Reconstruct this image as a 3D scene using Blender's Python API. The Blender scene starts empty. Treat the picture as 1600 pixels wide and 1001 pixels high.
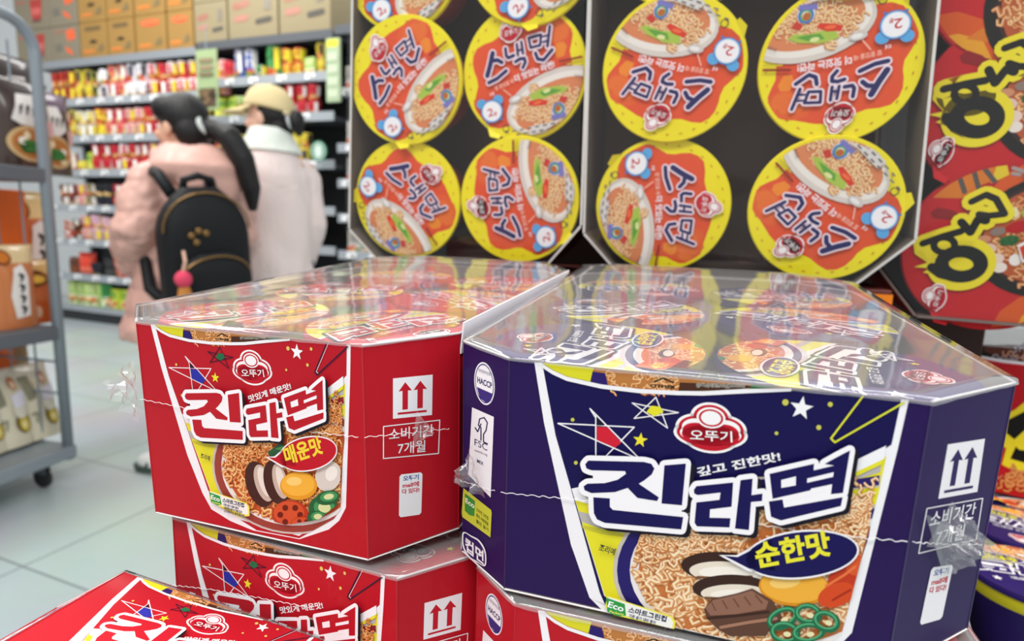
import bpy, bmesh, math, random
from mathutils import Vector, Matrix, noise
from mathutils.geometry import tessellate_polygon
R_ = math.radians
random.seed(7)
scene = bpy.context.scene
C = scene.collection

# ------------------------------------------------------------------ camera, light, exposure
CAM_H = 1.05
FOC = 923.0                     # focal length in pixels of the 1600 px wide frame
PITCH, ROLL = R_(8.9), 0.036
cF = Vector((0, math.cos(PITCH), -math.sin(PITCH)))
_r0 = Vector((1, 0, 0)); _u0 = Vector((0, math.sin(PITCH), math.cos(PITCH)))
cR = _r0 * math.cos(ROLL) + _u0 * math.sin(ROLL)
cU = _u0 * math.cos(ROLL) - _r0 * math.sin(ROLL)
cO = Vector((0, 0, CAM_H))
cam = bpy.data.cameras.new('camera'); camo = bpy.data.objects.new('camera', cam); C.objects.link(camo)
m = Matrix((cR, cU, -cF)).transposed().to_4x4(); m.translation = cO
camo.matrix_world = m
cam.sensor_width = 36.0; cam.lens = 36.0 * FOC / 1600.0
cam.clip_start = 0.01; cam.clip_end = 60
cam.dof.use_dof = True; cam.dof.focus_distance = 0.27; cam.dof.aperture_fstop = 7.8; cam.dof.aperture_blades = 7
scene.camera = camo
w = bpy.data.worlds.new('store_light'); scene.world = w; w.use_nodes = True
w.node_tree.nodes['Background'].inputs[0].default_value = (0.95, 0.98, 1.0, 1)
w.node_tree.nodes['Background'].inputs[1].default_value = 0.62
def lamp(name, loc, target, sx, sy, power, col=(1, .98, .95)):
    l = bpy.data.lights.new(name, 'AREA'); l.shape = 'RECTANGLE'; l.size = sx; l.size_y = sy; l.energy = power; l.color = col
    o = bpy.data.objects.new(name, l); C.objects.link(o); o.location = loc
    o.rotation_euler = (Vector(target) - Vector(loc)).to_track_quat('-Z', 'Y').to_euler()
lamp('ceiling_lamp', (-0.6, -0.9, 3.0), (-0.6, 0.2, 0), 2.6, 0.5, 55)
lamp('ceiling_lamp', (1.3, 0.2, 3.0), (0.9, 0.4, 0), 0.5, 2.6, 40)
lamp('ceiling_lamp', (-2.4, 1.6, 3.6), (-2.4, 2.4, 0), 0.4, 3.2, 90)
lamp('ceiling_lamp', (-2.8, 4.0, 3.6), (-3.0, 5.4, 0.6), 4.5, 0.4, 88)
scene.view_settings.view_transform = 'Standard'; scene.view_settings.look = 'None'
scene.view_settings.gamma = 1.0; scene.view_settings.use_curve_mapping = False
scene.view_settings.exposure = 0.1

# ------------------------------------------------------------------ helpers
def ray(x, y): return cF + cR * ((x - 800) / FOC) + cU * ((500.5 - y) / FOC)
def onz(x, y, z):                                   # point of a horizontal plane seen at a pixel
    d = ray(x, y); return cO + d * ((z - CAM_H) / d.z)
def onpl(x, y, P, n):                               # point of any plane seen at a pixel
    d = ray(x, y); return cO + d * ((P - cO).dot(n) / d.dot(n))
def lin(c): return c / 12.92 if c <= 0.04045 else ((c + 0.055) / 1.055) ** 2.4
def rgb(h): return tuple(lin(int(h[i:i + 2], 16) / 255) for i in (0, 2, 4)) + (1,)
MATS = {}
def mat(h, rough=.4, coat=0.0, metal=0.0, spec=.5, bump=0, bscale=60, key=''):
    k = (h, rough, coat, metal, spec, bump, bscale, key)
    if k in MATS: return MATS[k]
    m = bpy.data.materials.new('surface_' + h); m.use_nodes = True
    nt = m.node_tree; b = nt.nodes['Principled BSDF']
    b.inputs['Base Color'].default_value = rgb(h); b.inputs['Roughness'].default_value = rough
    b.inputs['Metallic'].default_value = metal; b.inputs['Specular IOR Level'].default_value = spec
    b.inputs['Coat Weight'].default_value = coat; b.inputs['Coat Roughness'].default_value = .07
    if bump:
        t = nt.nodes.new('ShaderNodeTexNoise'); t.inputs['Scale'].default_value = bscale; t.inputs['Detail'].default_value = 4
        tc = nt.nodes.new('ShaderNodeTexCoord'); nt.links.new(tc.outputs['Object'], t.inputs['Vector'])
        bp = nt.nodes.new('ShaderNodeBump'); bp.inputs['Strength'].default_value = bump; bp.inputs['Distance'].default_value = .01
        nt.links.new(t.outputs['Fac'], bp.inputs['Height']); nt.links.new(bp.outputs['Normal'], b.inputs['Normal'])
    MATS[k] = m; return m
def ink(h): return mat(h, .5, .07, spec=.16, key='ink')      # printed card under shrink film
def film_mat(name, gloss=1.0, rough=.05, bump=.25, scale=35, haze=.05):
    m = bpy.data.materials.new(name); m.use_nodes = True; nt = m.node_tree; nt.nodes.clear()
    N = nt.nodes.new; L = nt.links.new
    out = N('ShaderNodeOutputMaterial'); tr = N('ShaderNodeBsdfTransparent'); gl = N('ShaderNodeBsdfGlossy'); df = N('ShaderNodeBsdfDiffuse')
    tr.inputs[0].default_value = (.97, .97, .97, 1); gl.inputs['Roughness'].default_value = rough
    df.inputs[0].default_value = (.9, .9, .92, 1)
    tc = N('ShaderNodeTexCoord'); nz = N('ShaderNodeTexNoise'); nz.inputs['Scale'].default_value = scale; nz.inputs['Detail'].default_value = 3
    mp = N('ShaderNodeMapping'); mp.inputs['Scale'].default_value = (1, .45, 1)
    L(tc.outputs['Object'], mp.inputs[0]); L(mp.outputs[0], nz.inputs['Vector'])
    bp = N('ShaderNodeBump'); bp.inputs['Strength'].default_value = bump; bp.inputs['Distance'].default_value = .004
    L(nz.outputs['Fac'], bp.inputs['Height']); L(bp.outputs[0], gl.inputs['Normal'])
    fr = N('ShaderNodeLayerWeight'); fr.inputs[0].default_value = .5      # reflectance of a two-sided clear sheet
    pw = N('ShaderNodeMath'); pw.operation = 'POWER'; pw.inputs[1].default_value = 3.5; L(fr.outputs['Facing'], pw.inputs[0])
    mu = N('ShaderNodeMath'); mu.operation = 'MULTIPLY_ADD'; mu.inputs[1].default_value = .95 * gloss; mu.inputs[2].default_value = .06 * gloss; mu.use_clamp = True
    L(pw.outputs[0], mu.inputs[0])
    m0 = N('ShaderNodeMixShader'); m0.inputs[0].default_value = haze; L(tr.outputs[0], m0.inputs[1]); L(df.outputs[0], m0.inputs[2])
    m1 = N('ShaderNodeMixShader'); L(mu.outputs[0], m1.inputs[0]); L(m0.outputs[0], m1.inputs[1]); L(gl.outputs[0], m1.inputs[2])
    L(m1.outputs[0], out.inputs[0]); return m
FILM = film_mat('clear_film', 1.0, .06, .05, 20, .17)  # besides film scatter, the white haze stands in for reflected bright surroundings
FILM_FRONT = film_mat('clear_front_film', .7, .04, .10, 9, .01)
FLAP = film_mat('crumpled_film', 1.0, .1, .5, 120, .12)
SEAM = mat('F4F2F4', .35)

def mesh_obj(name, verts, faces, mats, parent=None, fm=None, smooth=False):
    me = bpy.data.meshes.new(name); me.from_pydata([tuple(v) for v in verts], [], faces)
    for x in (mats if isinstance(mats, (list, tuple)) else [mats]): me.materials.append(x)
    if fm: me.polygons.foreach_set('material_index', fm)
    if smooth: me.polygons.foreach_set('use_smooth', [True] * len(me.polygons))
    me.update()
    o = bpy.data.objects.new(name, me); C.objects.link(o)
    if parent: o.parent = parent
    return o
class MB:                                            # collects simple solids into one mesh
    def __init__(s): s.v = []; s.f = []; s.fm = []; s.m = []
    def mi(s, m):
        if m not in s.m: s.m.append(m)
        return s.m.index(m)
    def add(s, vs, fs, m):
        b = len(s.v); s.v += [Vector(v) for v in vs]; k = s.mi(m)
        for f in fs: s.f.append([i + b for i in f]); s.fm.append(k)
    def box(s, lo, hi, m, M=None):
        vs = [Vector((x, y, z)) for z in (lo[2], hi[2]) for y in (lo[1], hi[1]) for x in (lo[0], hi[0])]
        if M: vs = [M @ v for v in vs]
        s.add(vs, [(0, 2, 3, 1), (4, 5, 7, 6), (0, 1, 5, 4), (2, 6, 7, 3), (0, 4, 6, 2), (1, 3, 7, 5)], m)
    def bbox(s, lo, hi, m, b=.004, M=None):           # box with bevelled edges
        bm = bmesh.new(); bmesh.ops.create_cube(bm, size=1)
        for v in bm.verts: v.co = Vector([lo[i] + (v.co[i] + .5) * (hi[i] - lo[i]) for i in range(3)])
        bmesh.ops.bevel(bm, geom=bm.edges[:], offset=b, segments=2, affect='EDGES', profile=.5)
        if M: bm.transform(M)
        bm.verts.index_update()
        s.add([v.co.copy() for v in bm.verts], [[v.index for v in f.verts] for f in bm.faces], m); bm.free()
    def prism(s, pts, d, m, m2=None):                 # planar outline (3-D) pushed along d
        n = len(pts); pts = [Vector(p) for p in pts]
        vs = pts + [p + d for p in pts]
        tri = tessellate_polygon([pts])
        s.add(vs, [tuple(t) for t in tri], m)
        s.add(vs, [tuple(i + n for i in reversed(t)) for t in tri] + [(i, (i + 1) % n, n + (i + 1) % n, n + i) for i in range(n)], m2 or m)
    def lathe(s, prof, m, n=40, mats=None, cap=True, M=None):
        vs = [Vector((r * math.cos(2 * math.pi * k / n), r * math.sin(2 * math.pi * k / n), z)) for r, z in prof for k in range(n)]
        if M: vs = [M @ v for v in vs]
        for i in range(len(prof) - 1):
            s.add(vs if i == 0 else [], [], m)
            b = len(s.v) - len(vs); k_ = s.mi(mats[i] if mats else m)
            for k in range(n):
                s.f.append([b + i * n + k, b + i * n + (k + 1) % n, b + (i + 1) * n + (k + 1) % n, b + (i + 1) * n + k]); s.fm.append(k_)
        b = len(s.v) - len(vs)
        if cap:
            s.f.append([b + k for k in reversed(range(n))]); s.fm.append(s.mi(mats[0] if mats else m))
            s.f.append([b + (len(prof) - 1) * n + k for k in range(n)]); s.fm.append(s.mi(mats[-1] if mats else m))
    def tube(s, pts, r, m, n=10, rr=None):
        pts = [Vector(p) for p in pts]; N = len(pts); t0 = None; vs = []
        for i, p in enumerate(pts):
            t = (pts[min(i + 1, N - 1)] - pts[max(i - 1, 0)]).normalized()
            if t0 is None: u = t.orthogonal().normalized()
            else: u = (u - t * u.dot(t)).normalized()
            t0 = t; v = t.cross(u); q = rr[i] if rr else r
            vs += [p + (u * math.cos(2 * math.pi * k / n) + v * math.sin(2 * math.pi * k / n)) * q for k in range(n)]
        fs = [(i * n + k, i * n + (k + 1) % n, (i + 1) * n + (k + 1) % n, (i + 1) * n + k) for i in range(N - 1) for k in range(n)]
        fs += [tuple(reversed(range(n))), tuple((N - 1) * n + k for k in range(n))]
        s.add(vs, fs, m)
    def build(s, name, parent=None, smooth=False, shade=None):
        o = mesh_obj(name, s.v, s.f, s.m, parent, s.fm, smooth)
        if shade:
            me = o.data; me.polygons.foreach_set('use_smooth', [True] * len(me.polygons))
            try: me.set_sharp_from_angle(angle=R_(shade))
            except Exception: pass
        return o
def thing(name, label, cat, group=None, M=None, loc=None, kind=None):
    o = bpy.data.objects.new(name, None); C.objects.link(o); o.empty_display_size = .02
    if M is not None: o.matrix_world = M
    if loc is not None: o.location = loc
    return tag(o, label, cat, group, kind)
def tag(o, label=None, cat=None, group=None, kind=None):
    for k, v in (('label', label), ('category', cat), ('group', group), ('kind', kind)):
        if v: o[k] = v
    return o
KIDS = {}
def copy_tree(o, label, M, group=None, kids=None):
    c = o.copy(); C.objects.link(c); c.matrix_world = M; c['label'] = label
    if group: c['group'] = group
    def rec(a, b):
        for ch in [x for x in SNAP.get(a.name, a.children)]:
            d = ch.copy(); C.objects.link(d); d.parent = b; rec(ch, d)
    rec(o, c); return c
SNAP = {}

# ------------------------------------------------------------------ printed artwork: flat inks laid in thin layers on a panel
TXT = {}
def text_tris(s, bold=0.0):
    k = (s, bold)
    if k in TXT: return TXT[k]
    cu = bpy.data.curves.new('lettering', 'FONT'); cu.body = s; cu.size = 1; cu.offset = bold; cu.resolution_u = 3
    o = bpy.data.objects.new('lettering', cu); me = o.to_mesh()
    vs = [(v.co.x, v.co.y) for v in me.vertices]; fs = [tuple(p.vertices) for p in me.polygons]
    xs = [v[0] for v in vs] or [0, 1]
    r = (vs, fs, min(xs), max(xs)); o.to_mesh_clear(); bpy.data.objects.remove(o); bpy.data.curves.remove(cu)
    TXT[k] = r; return r
def clip_poly(p, cl):
    for i in range(len(cl)):
        a, b = cl[i], cl[(i + 1) % len(cl)]
        q = []
        def side(v): return (b[0] - a[0]) * (v[1] - a[1]) - (b[1] - a[1]) * (v[0] - a[0])
        for j in range(len(p)):
            c, d = p[j], p[(j + 1) % len(p)]; sc, sd = side(c), side(d)
            if sc >= 0: q.append(c)
            if (sc >= 0) != (sd >= 0):
                t = sc / (sc - sd); q.append((c[0] + (d[0] - c[0]) * t, c[1] + (d[1] - c[1]) * t))
        p = q
        if len(p) < 3: return []
    return p
class Art:
    def __init__(s, f=None, eps=2e-5):
        s.sub = 0.0; s.f = f or (lambda x, y: (x, y)); s.it = []; s.lay = 1.0; s.clip = None; s.eps = eps; s.step = 1.0
    def set_clip(s, pts):
        if pts:
            a = sum(pts[i][0] * pts[(i + 1) % len(pts)][1] - pts[(i + 1) % len(pts)][0] * pts[i][1] for i in range(len(pts)))
            pts = pts if a > 0 else pts[::-1]
        s.clip = pts
    def faces(s, polys, col, spread=False):
        inc = min(.06, .8 / max(1, len(polys))) if spread else 0
        for i, p in enumerate(polys):
            if s.clip: p = clip_poly(list(p), s.clip)
            if len(p) >= 3: s.it.append(([s.f(*q) for q in p], s.lay + s.sub + i * inc * s.step, col))
        s.lay += s.step
    def poly(s, pts, col):
        tri = tessellate_polygon([[Vector((x, y, 0)) for x, y in pts]])
        s.faces([[pts[i] for i in t] for t in tri], col)
    def ell(s, cx, cy, rx, ry, col, rot=0, n=36, a0=0, a1=360):
        c, d = math.cos(R_(rot)), math.sin(R_(rot)); P = []
        full = (a1 - a0) >= 360
        for k in range(n if full else n + 1):
            a = R_(a0 + (a1 - a0) * k / n); x, y = rx * math.cos(a), ry * math.sin(a); P.append((cx + x * c - y * d, cy + x * d + y * c))
        s.faces([P], col)
    def stroke(s, pts, w, col, closed=False, cap=True):
        F = []; n = len(pts); E = range(n if closed else n - 1)
        for i in E:
            a, b = pts[i], pts[(i + 1) % n]; dx, dy = b[0] - a[0], b[1] - a[1]; L = math.hypot(dx, dy) or 1e-9
            ox, oy = -dy / L * w / 2, dx / L * w / 2
            F.append([(a[0] + ox, a[1] + oy), (b[0] + ox, b[1] + oy), (b[0] - ox, b[1] - oy), (a[0] - ox, a[1] - oy)])
        for i, p in enumerate(pts):
            if closed or cap or 0 < i < n - 1:
                F.append([(p[0] + w / 2 * math.cos(2 * math.pi * k / 10), p[1] + w / 2 * math.sin(2 * math.pi * k / 10)) for k in range(10)])
        s.faces(F, col, True)
    def ring(s, cx, cy, rx, ry, w, col, rot=0, n=36):
        c, d = math.cos(R_(rot)), math.sin(R_(rot))
        s.stroke([(cx + rx * math.cos(a) * c - ry * math.sin(a) * d, cy + rx * math.cos(a) * d + ry * math.sin(a) * c) for a in [2 * math.pi * k / n for k in range(n)]], w, col, True)
    def star(s, cx, cy, r, col, rot=0):
        P = [(cx + (r if k % 2 == 0 else r * .42) * math.sin(R_(rot) + k * math.pi / 5), cy - (r if k % 2 == 0 else r * .42) * math.cos(R_(rot) + k * math.pi / 5)) for k in range(10)]
        s.poly(P, col)
    def text(s, t, p0, p1, h, col, bold=.02, up=None, out=None, outw=.06):
        vs, fs, x0, x1 = text_tris(t, bold)
        ux, uy = p1[0] - p0[0], p1[1] - p0[1]; L = math.hypot(ux, uy)
        if up is None: up = (uy / L, -ux / L)
        g = lambda X, vs_: [(p0[0] + ux * (v[0] - x0) / (x1 - x0) + up[0] * v[1] * h, p0[1] + uy * (v[0] - x0) / (x1 - x0) + up[1] * v[1] * h) for v in vs_]
        if out:
            v2, f2, _, _ = text_tris(t, bold + outw); q = g(0, v2); s.faces([[q[i] for i in f] for f in f2], out)
        q = g(0, vs); s.faces([[q[i] for i in f] for f in fs], col)
    def emit(s, mb, m3):                              # m3(x, y, height) -> 3-D point
        by = {}
        for P, lay, col in s.it: by.setdefault(col, []).append((P, lay))
        for col, L in by.items():
            vs = []; fs = []
            for P, lay in L:
                q = [m3(x, y, lay * s.eps) for x, y in P]
                n = (m3(P[0][0], P[0][1], 1) - m3(P[0][0], P[0][1], 0))
                nn = Vector((0, 0, 0))
                for i in range(1, len(q) - 1): nn += (q[i] - q[0]).cross(q[i + 1] - q[0])
                if nn.dot(n) < 0: q.reverse()
                b = len(vs); vs += q; fs.append(tuple(range(b, b + len(q))))
            mb.add(vs, fs, col if not isinstance(col, str) else ink(col))
def diced(a, g):                                      # cut the inks into small pieces so that they follow a bulging surface
    out = []
    for P, lay, col in a.it:
        x0, x1, y0, y1 = min(p[0] for p in P), max(p[0] for p in P), min(p[1] for p in P), max(p[1] for p in P)
        for i in range(math.floor(x0 / g), math.floor(x1 / g) + 1):
            for j in range(math.floor(y0 / g), math.floor(y1 / g) + 1):
                ar = sum(P[k][0] * P[(k + 1) % len(P)][1] - P[(k + 1) % len(P)][0] * P[k][1] for k in range(len(P)))
                q = clip_poly(list(P), [(i * g, j * g), (i * g + g, j * g), (i * g + g, j * g + g), (i * g, j * g + g)])
                if len(q) > 2: out.append((q, lay, col))
    a.it = out
def noodles(a, cx, cy, rx, ry, n, sc, cols, seed=1, w=4.5):
    rd = random.Random(seed); a.step = .04
    for i in range(n):
        t = rd.uniform(0, 6.28); r = math.sqrt(rd.random()); x, y = cx + rx * r * math.cos(t), cy + ry * r * math.sin(t)
        d = rd.uniform(0, 6.28); ph = rd.uniform(0, 6); P = []
        for k in range(9):
            P.append((x, y)); dd = d + 1.5 * math.sin(k * 1.25 + ph); x += math.cos(dd) * sc; y += math.sin(dd) * sc * .8
        ww = w * rd.uniform(.75, 1.2); c = rd.choice(cols)
        a.stroke(P, ww, c[0]); a.stroke([(p[0] - ww * .12, p[1] - ww * .18) for p in P], ww * .5, c[1])
    a.step = 1.0; a.lay += 1
def emblem(a, T, s=1, plain=False):                     # the maker's three-lobed badge; T maps badge units to art units
    def e(cx, cy, rx, ry, c, n=30):
        P = [T(cx + rx * math.cos(2 * math.pi * k / n), cy + ry * math.sin(2 * math.pi * k / n)) for k in range(n)]; a.faces([P], c)
    wh, rd = 'F6F3F4', 'C4172C'
    def sil(o, c):
        l = a.lay
        e(.03, -.40, .56 + o, .55 + o, c); a.lay = l
        e(0, .17, 1.0 + o, .56 + o, c); a.lay = l; e(0, .34, .72 + o, .52 + o, c); a.lay = l
        e(-.38, -.02, .56 + o, .5 + o, c); a.lay = l; e(.42, -.02, .56 + o, .5 + o, c)
    sil(0, wh); sil(-.085, rd); sil(-.17, wh)
    l = a.lay; e(0, .22, .78, .38, rd); a.lay = l; e(0, .36, .55, .35, rd); a.lay = l; e(-.38, .1, .38, .3, rd); a.lay = l; e(.38, .1, .38, .3, rd)
    e(.03, -.40, .39, .37, wh); e(.03, -.40, .33, .31, rd); e(.03, -.40, .27, .25, wh)
    if not plain:
        p0 = T(-.56, .40); p1 = T(.58, .38); up = T(0, -1); o = T(0, 0); up = (up[0] - o[0], up[1] - o[1])
        a.text('오뚜기', p0, p1, .42, wh, .014, up=up)

# ------------------------------------------------------------------ noodle cup cartons
class Frame:                                          # a carton standing with its front top-left corner at A, front running along ex
    def __init__(s, A, ex, tilt=0.0, W=.14, H=.1, D=.31, lc=(.026, .022), rc=(.037, .034), Z=None):
        s.A = Vector(A); s.X = Vector(ex).normalized(); s.W, s.H, s.D, s.lc, s.rc = W, H, D, lc, rc
        if Z is None:
            d0 = Vector((-s.X.y, s.X.x, 0)); z0 = Vector((0, 0, 1))
            s.Y = d0 * math.cos(tilt) + z0 * math.sin(tilt); s.Z = z0 * math.cos(tilt) - d0 * math.sin(tilt)
        else: s.Z = Vector(Z).normalized(); s.Y = s.Z.cross(s.X)
        s.M = Matrix((s.X, s.Y, s.Z)).transposed().to_4x4()
        s.M.translation = s.A + s.X * W / 2 + s.Y * D / 2 - s.Z * H
    def L(s, x, y, z): return Vector((x - s.W / 2, y - s.D / 2, z + s.H))
    def px(s, x, y):                                  # pixel -> front panel units (fractions of the front width)
        q = onpl(x, y, s.A, s.Y) - s.A; return (q.dot(s.X) / s.W, -q.dot(s.Z) / s.W)
    def plan(s):
        W, D = s.W, s.D; (lx, ly), (rx, ry) = s.lc, s.rc
        return [(0, 0), (W, 0), (W + rx, ry), (W + rx, D - ry), (W, D), (0, D), (-lx, D - ly), (-lx, ly)]
A1 = onz(796, 560, 1.0); B1 = onz(1456, 628, 1.0); XP = (B1 - A1).normalized()
TOPT = R_(2.5)
def plan_offset(A, X, p):
    d = Vector(p) - A; Y = Vector((-X.y, X.x, 0)); return d.dot(X), d.dot(Y)
lo = plan_offset(A1, XP, onz(728, 535, 1.0)); ro = plan_offset(B1, XP, onz(1585, 605, 1.0))
FP = Frame(A1, XP, TOPT, W=(B1 - A1).length, H=.1, D=.315, lc=(-lo[0], lo[1] * .9), rc=(ro[0], ro[1]))
A2 = onz(213, 503, 1.0); B2 = onz(566, 540, 1.0); XR = (B2 - A2).normalized()
ro2 = plan_offset(B2, XR, onz(718, 526, 1.0))
FR = Frame(A2, XR, TOPT, W=(B2 - A2).length, H=.0975, D=.30, lc=(.034, .03), rc=ro2)
A3 = onz(270, 808, .8975); B3 = onz(620, 904, .8975)
FL = Frame(A3, (B3 - A3), 0, W=(B3 - A3).length, H=.0975, D=.30, lc=(.034, .03), rc=ro2)
A4 = onz(805, 943, .8965)
FU = Frame(A4, XP, 0, W=.137, H=.0965, D=.315, lc=(.024, .02), rc=(.04, .03))

def cup_sil(f):                                       # clip outline of the printed cup on the front, in art units
    return [f(*p) for p in [(847, 566), (858, 560), (1237, 596), (1412, 622), (1394, 690), (1362, 840), (1322, 985), (1290, 1010), (1180, 1045), (1060, 1020), (1000, 985), (950, 955), (937, 925), (880, 720)]]
GLYPH = [[(828 + x / 2.46, 594 + y / 2.46) for x, y in L] for L in (   # title letter shapes, traced on the purple front
    [(216, 314), (228, 300), (440, 305), (468, 312), (480, 330), (470, 352), (440, 376), (420, 388), (497, 440), (490, 454), (415, 442), (378, 404), (330, 420), (240, 424), (214, 413), (210, 398), (225, 388), (290, 386), (340, 373), (372, 350), (368, 340), (240, 337), (221, 330)],
    [(518, 318), (600, 311), (585, 470), (507, 463)],
    [(247, 440), (310, 444), (310, 476), (322, 488), (590, 515), (582, 562), (290, 537), (261, 524), (249, 500)],
    [(630, 412), (640, 397), (780, 383), (774, 475), (692, 485), (690, 517), (770, 519), (766, 554), (642, 550), (633, 536), (640, 459), (728, 449), (732, 421), (645, 431), (632, 425)],
    [(808, 374), (854, 368), (850, 431), (892, 425), (890, 453), (848, 457), (840, 564), (787, 558)],
    [(918, 350), (1088, 311), (1086, 342), (926, 382)], [(919, 352), (962, 342), (964, 436), (930, 443)], [(928, 410), (1078, 383), (1075, 412), (930, 445)], [(1020, 330), (1064, 320), (1060, 410), (1018, 418)],
    [(1128, 312), (1180, 283), (1225, 260), (1198, 422), (1152, 427), (1166, 318)], [(1062, 342), (1172, 316), (1170, 341), (1062, 367)], [(1060, 384), (1164, 360), (1160, 388), (1060, 409)],
    [(916, 455), (968, 447), (974, 478), (1197, 438), (1190, 472), (962, 527), (924, 513)])]
HULL = [[(828 + x / 2.46, 594 + y / 2.46) for x, y in L] for L in ([(240, 312), (590, 320), (582, 540), (262, 520)], [(640, 402), (850, 380), (838, 552), (642, 542)], [(925, 360), (1200, 300), (1188, 460), (930, 512)])]
def title(a, T, ink_col, out='F7F4F8', shadow='15101E', k=1.0, fat=8):
    def fat_shape(L, w, c, dx=0, dy=0):
        q = [T(x + dx, y + dy) for x, y in L]; a.poly(q, c); a.lay -= a.step * .9; a.stroke(q, w * k * 2, c, closed=True); a.lay -= a.step * .9
    if shadow:
        for L in GLYPH: fat_shape(L, fat - 1, shadow, 7, 6)
        a.lay += 1
    for L in HULL: a.poly([T(*p) for p in L], out); a.lay -= .9
    for L in GLYPH: fat_shape(L, fat, out)
    a.lay += 1
    for L in GLYPH: a.poly([T(*p) for p in L], ink_col); a.lay -= .9
    a.lay += 1
def front_art(FR_, flav):
    """Whole front print. Art units: fractions of the panel width; traced positions come from the two upper cartons."""
    pal = dict(mild=dict(out='25104E', inn='110A4A', ink='130B50', star='D01F35', fill2='E3DC2E', tri='DADB3A', line='F4F2F6', bub='130B50'),
               spicy=dict(out='B81424', inn='B81424', ink='B91626', star='2B2FA0', fill2='1E6B45', tri='221638', line='F4E9EE', bub='BF1528'))[flav]
    pf = FP.px; mild = flav == 'mild'
    a = Art(); a.f = lambda x, y: (x, y)
    u = lambda *p: pf(*p)
    U = lambda pts: [pf(*p) for p in pts]
    S = FP.W and 1 / 660.0                            # one traced pixel, in panel widths (front scale)
    a.set_clip(None)
    a.poly(U([(835, 566), (847, 564), (868, 680), (892, 763), (944, 927), (957, 952), (989, 974), (1060, 1003), (1180, 1028), (1270, 1012), (1308, 988), (1357, 840), (1381, 700), (1401, 621), (1420, 624), (1403, 700), (1368, 840), (1331, 988), (1305, 1015), (1270, 1032), (1180, 1047), (1050, 1020), (989, 996), (940, 968), (921, 933), (892, 850), (850, 660)]), 'F3F1F5')
    a.set_clip(cup_sil(pf))
    a.poly(cup_sil(pf), pal['inn']); LB = a.lay
    # strip above the rim line: yellow cup wall and a bowl picture
    arc = [(847, 567), (864, 578), (886, 588), (940, 600), (1000, 607), (1060, 610), (1100, 610.5), (1162, 607), (1237, 603.5)]
    a.set_clip(None); a.poly(U(arc + [(1300, 612), (1240, 596), (1150, 590), (1000, 575), (850, 560)]), 'DAD52A'); f0 = a.f; a.f = lambda x, y: pf(x, y)
    a.poly([(922, 598), (928, 570), (1260, 600), (1237, 604), (1162, 608), (1060, 611), (1000, 608), (950, 602)], 'B9793F'); noodles(a, 1010, 598, 60, 7, 26, 6, [('C9763B', 'F3CE98'), ('B9642E', 'EBB97C')], 21, 3.2)
    a.poly([(1060, 611), (1062, 597), (1180, 602), (1160, 608)], '4A2A1C'); a.poly([(1170, 607), (1175, 600), (1215, 603), (1210, 605)], '2E6A3A'); a.poly([(922, 598), (926, 580), (946, 583), (950, 602)], '2A1A66')
    a.text('OTHER', (1016, 604), (1056, 607), 6.5, '17140F', .04); a.text('유형:유탕면/65g(280kcal)', (1088, 604), (1164, 604), 7, '17140F', .01, out='E8E2D6', outw=.05)
    a.stroke([(1022, 596), (1036, 590), (1052, 597)], 2.2, '17140F'); a.f = f0
    ar = U(arc); w_ = .0115; a.faces([[ar[k], ar[k + 1], (ar[k + 1][0], ar[k + 1][1] + w_), (ar[k][0], ar[k][1] + w_)] for k in range(len(ar) - 1)], 'F1EFF3')
    a.lay = LB; a.set_clip(cup_sil(pf))
    # lower picture: yellow cup, grey steam lines, bowl
    a.poly(U([(893, 763), (930, 755), (1060, 800), (1200, 800), (1330, 735), (1400, 690), (1380, 760), (1322, 990), (1180, 1040), (1000, 990), (944, 930)]), 'F3F1F5')
    a.poly(U([(899, 781), (930, 790), (1060, 822), (1330, 745), (1385, 712), (1360, 830), (1322, 985), (1250, 1015), (1180, 1035), (1060, 1008), (990, 978), (960, 962), (944, 927)]), 'E6DE2C')
    a.poly(U([(903, 798), (935, 806), (990, 824), (985, 834), (940, 826), (908, 814)]), 'B9B3B0')
    a.poly(U([(909, 820), (960, 829), (982, 836), (980, 839), (940, 834), (911, 825)]), 'C9C33A')
    a.poly(U([(1325, 748), (1377, 723), (1375, 737), (1325, 752)]), 'B9B3B0')
    a.poly(U([(1325, 752), (1376, 742), (1374, 760), (1325, 765)]), 'CFC6BE')
    bc = u(1200, 890); q = 1 / 660.0
    rim = [('C9C0B8', 238, 146), (('241A66' if mild else '9A3F35'), 232, 142), ('EDE6E4', 212, 128), ('C7743C' if mild else 'C4562A', 198, 120)]
    for c, rx, ry in rim: a.faces([[pf(1196 + rx * math.cos(2 * math.pi * k / 48), 890 + ry * math.sin(2 * math.pi * k / 48)) for k in range(48)]], c)
    a.poly(U([(1330, 749), (1374, 742), (1373, 757), (1329, 762)]), '2A1F6B' if mild else '8E2434')
    NC = [('C98248', 'F6D9AE'), ('DB9A60', 'F9E4C0'), ('C0743E', 'F0C794'), ('D28E58', 'F7DDB6')] if mild else [('C2622C', 'EDB878'), ('B5501F', 'E5A562'), ('CC7838', 'F2C88C')]
    f0 = a.f; cl = a.clip
    a.f = lambda x, y: pf(x, y); a.set_clip([(985, 890), (1000, 835), (1060, 795), (1330, 722), (1380, 712), (1352, 838), (1318, 975), (1250, 1006), (1150, 1012), (1060, 985), (1010, 940)])
    noodles(a, 1180, 895, 200, 108, 230, 10.5, NC, 3 if mild else 5, 6.6)
    noodles(a, 1340, 790, 45, 40, 50, 8, NC, 9, 5.0)
    noodles(a, 1060, 840, 70, 30, 50, 8, NC, 12, 5.0)
    def E(cx, cy, rx, ry, c, rot=0, **k): a.ell(cx, cy, rx, ry, c, rot, **k)
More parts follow.
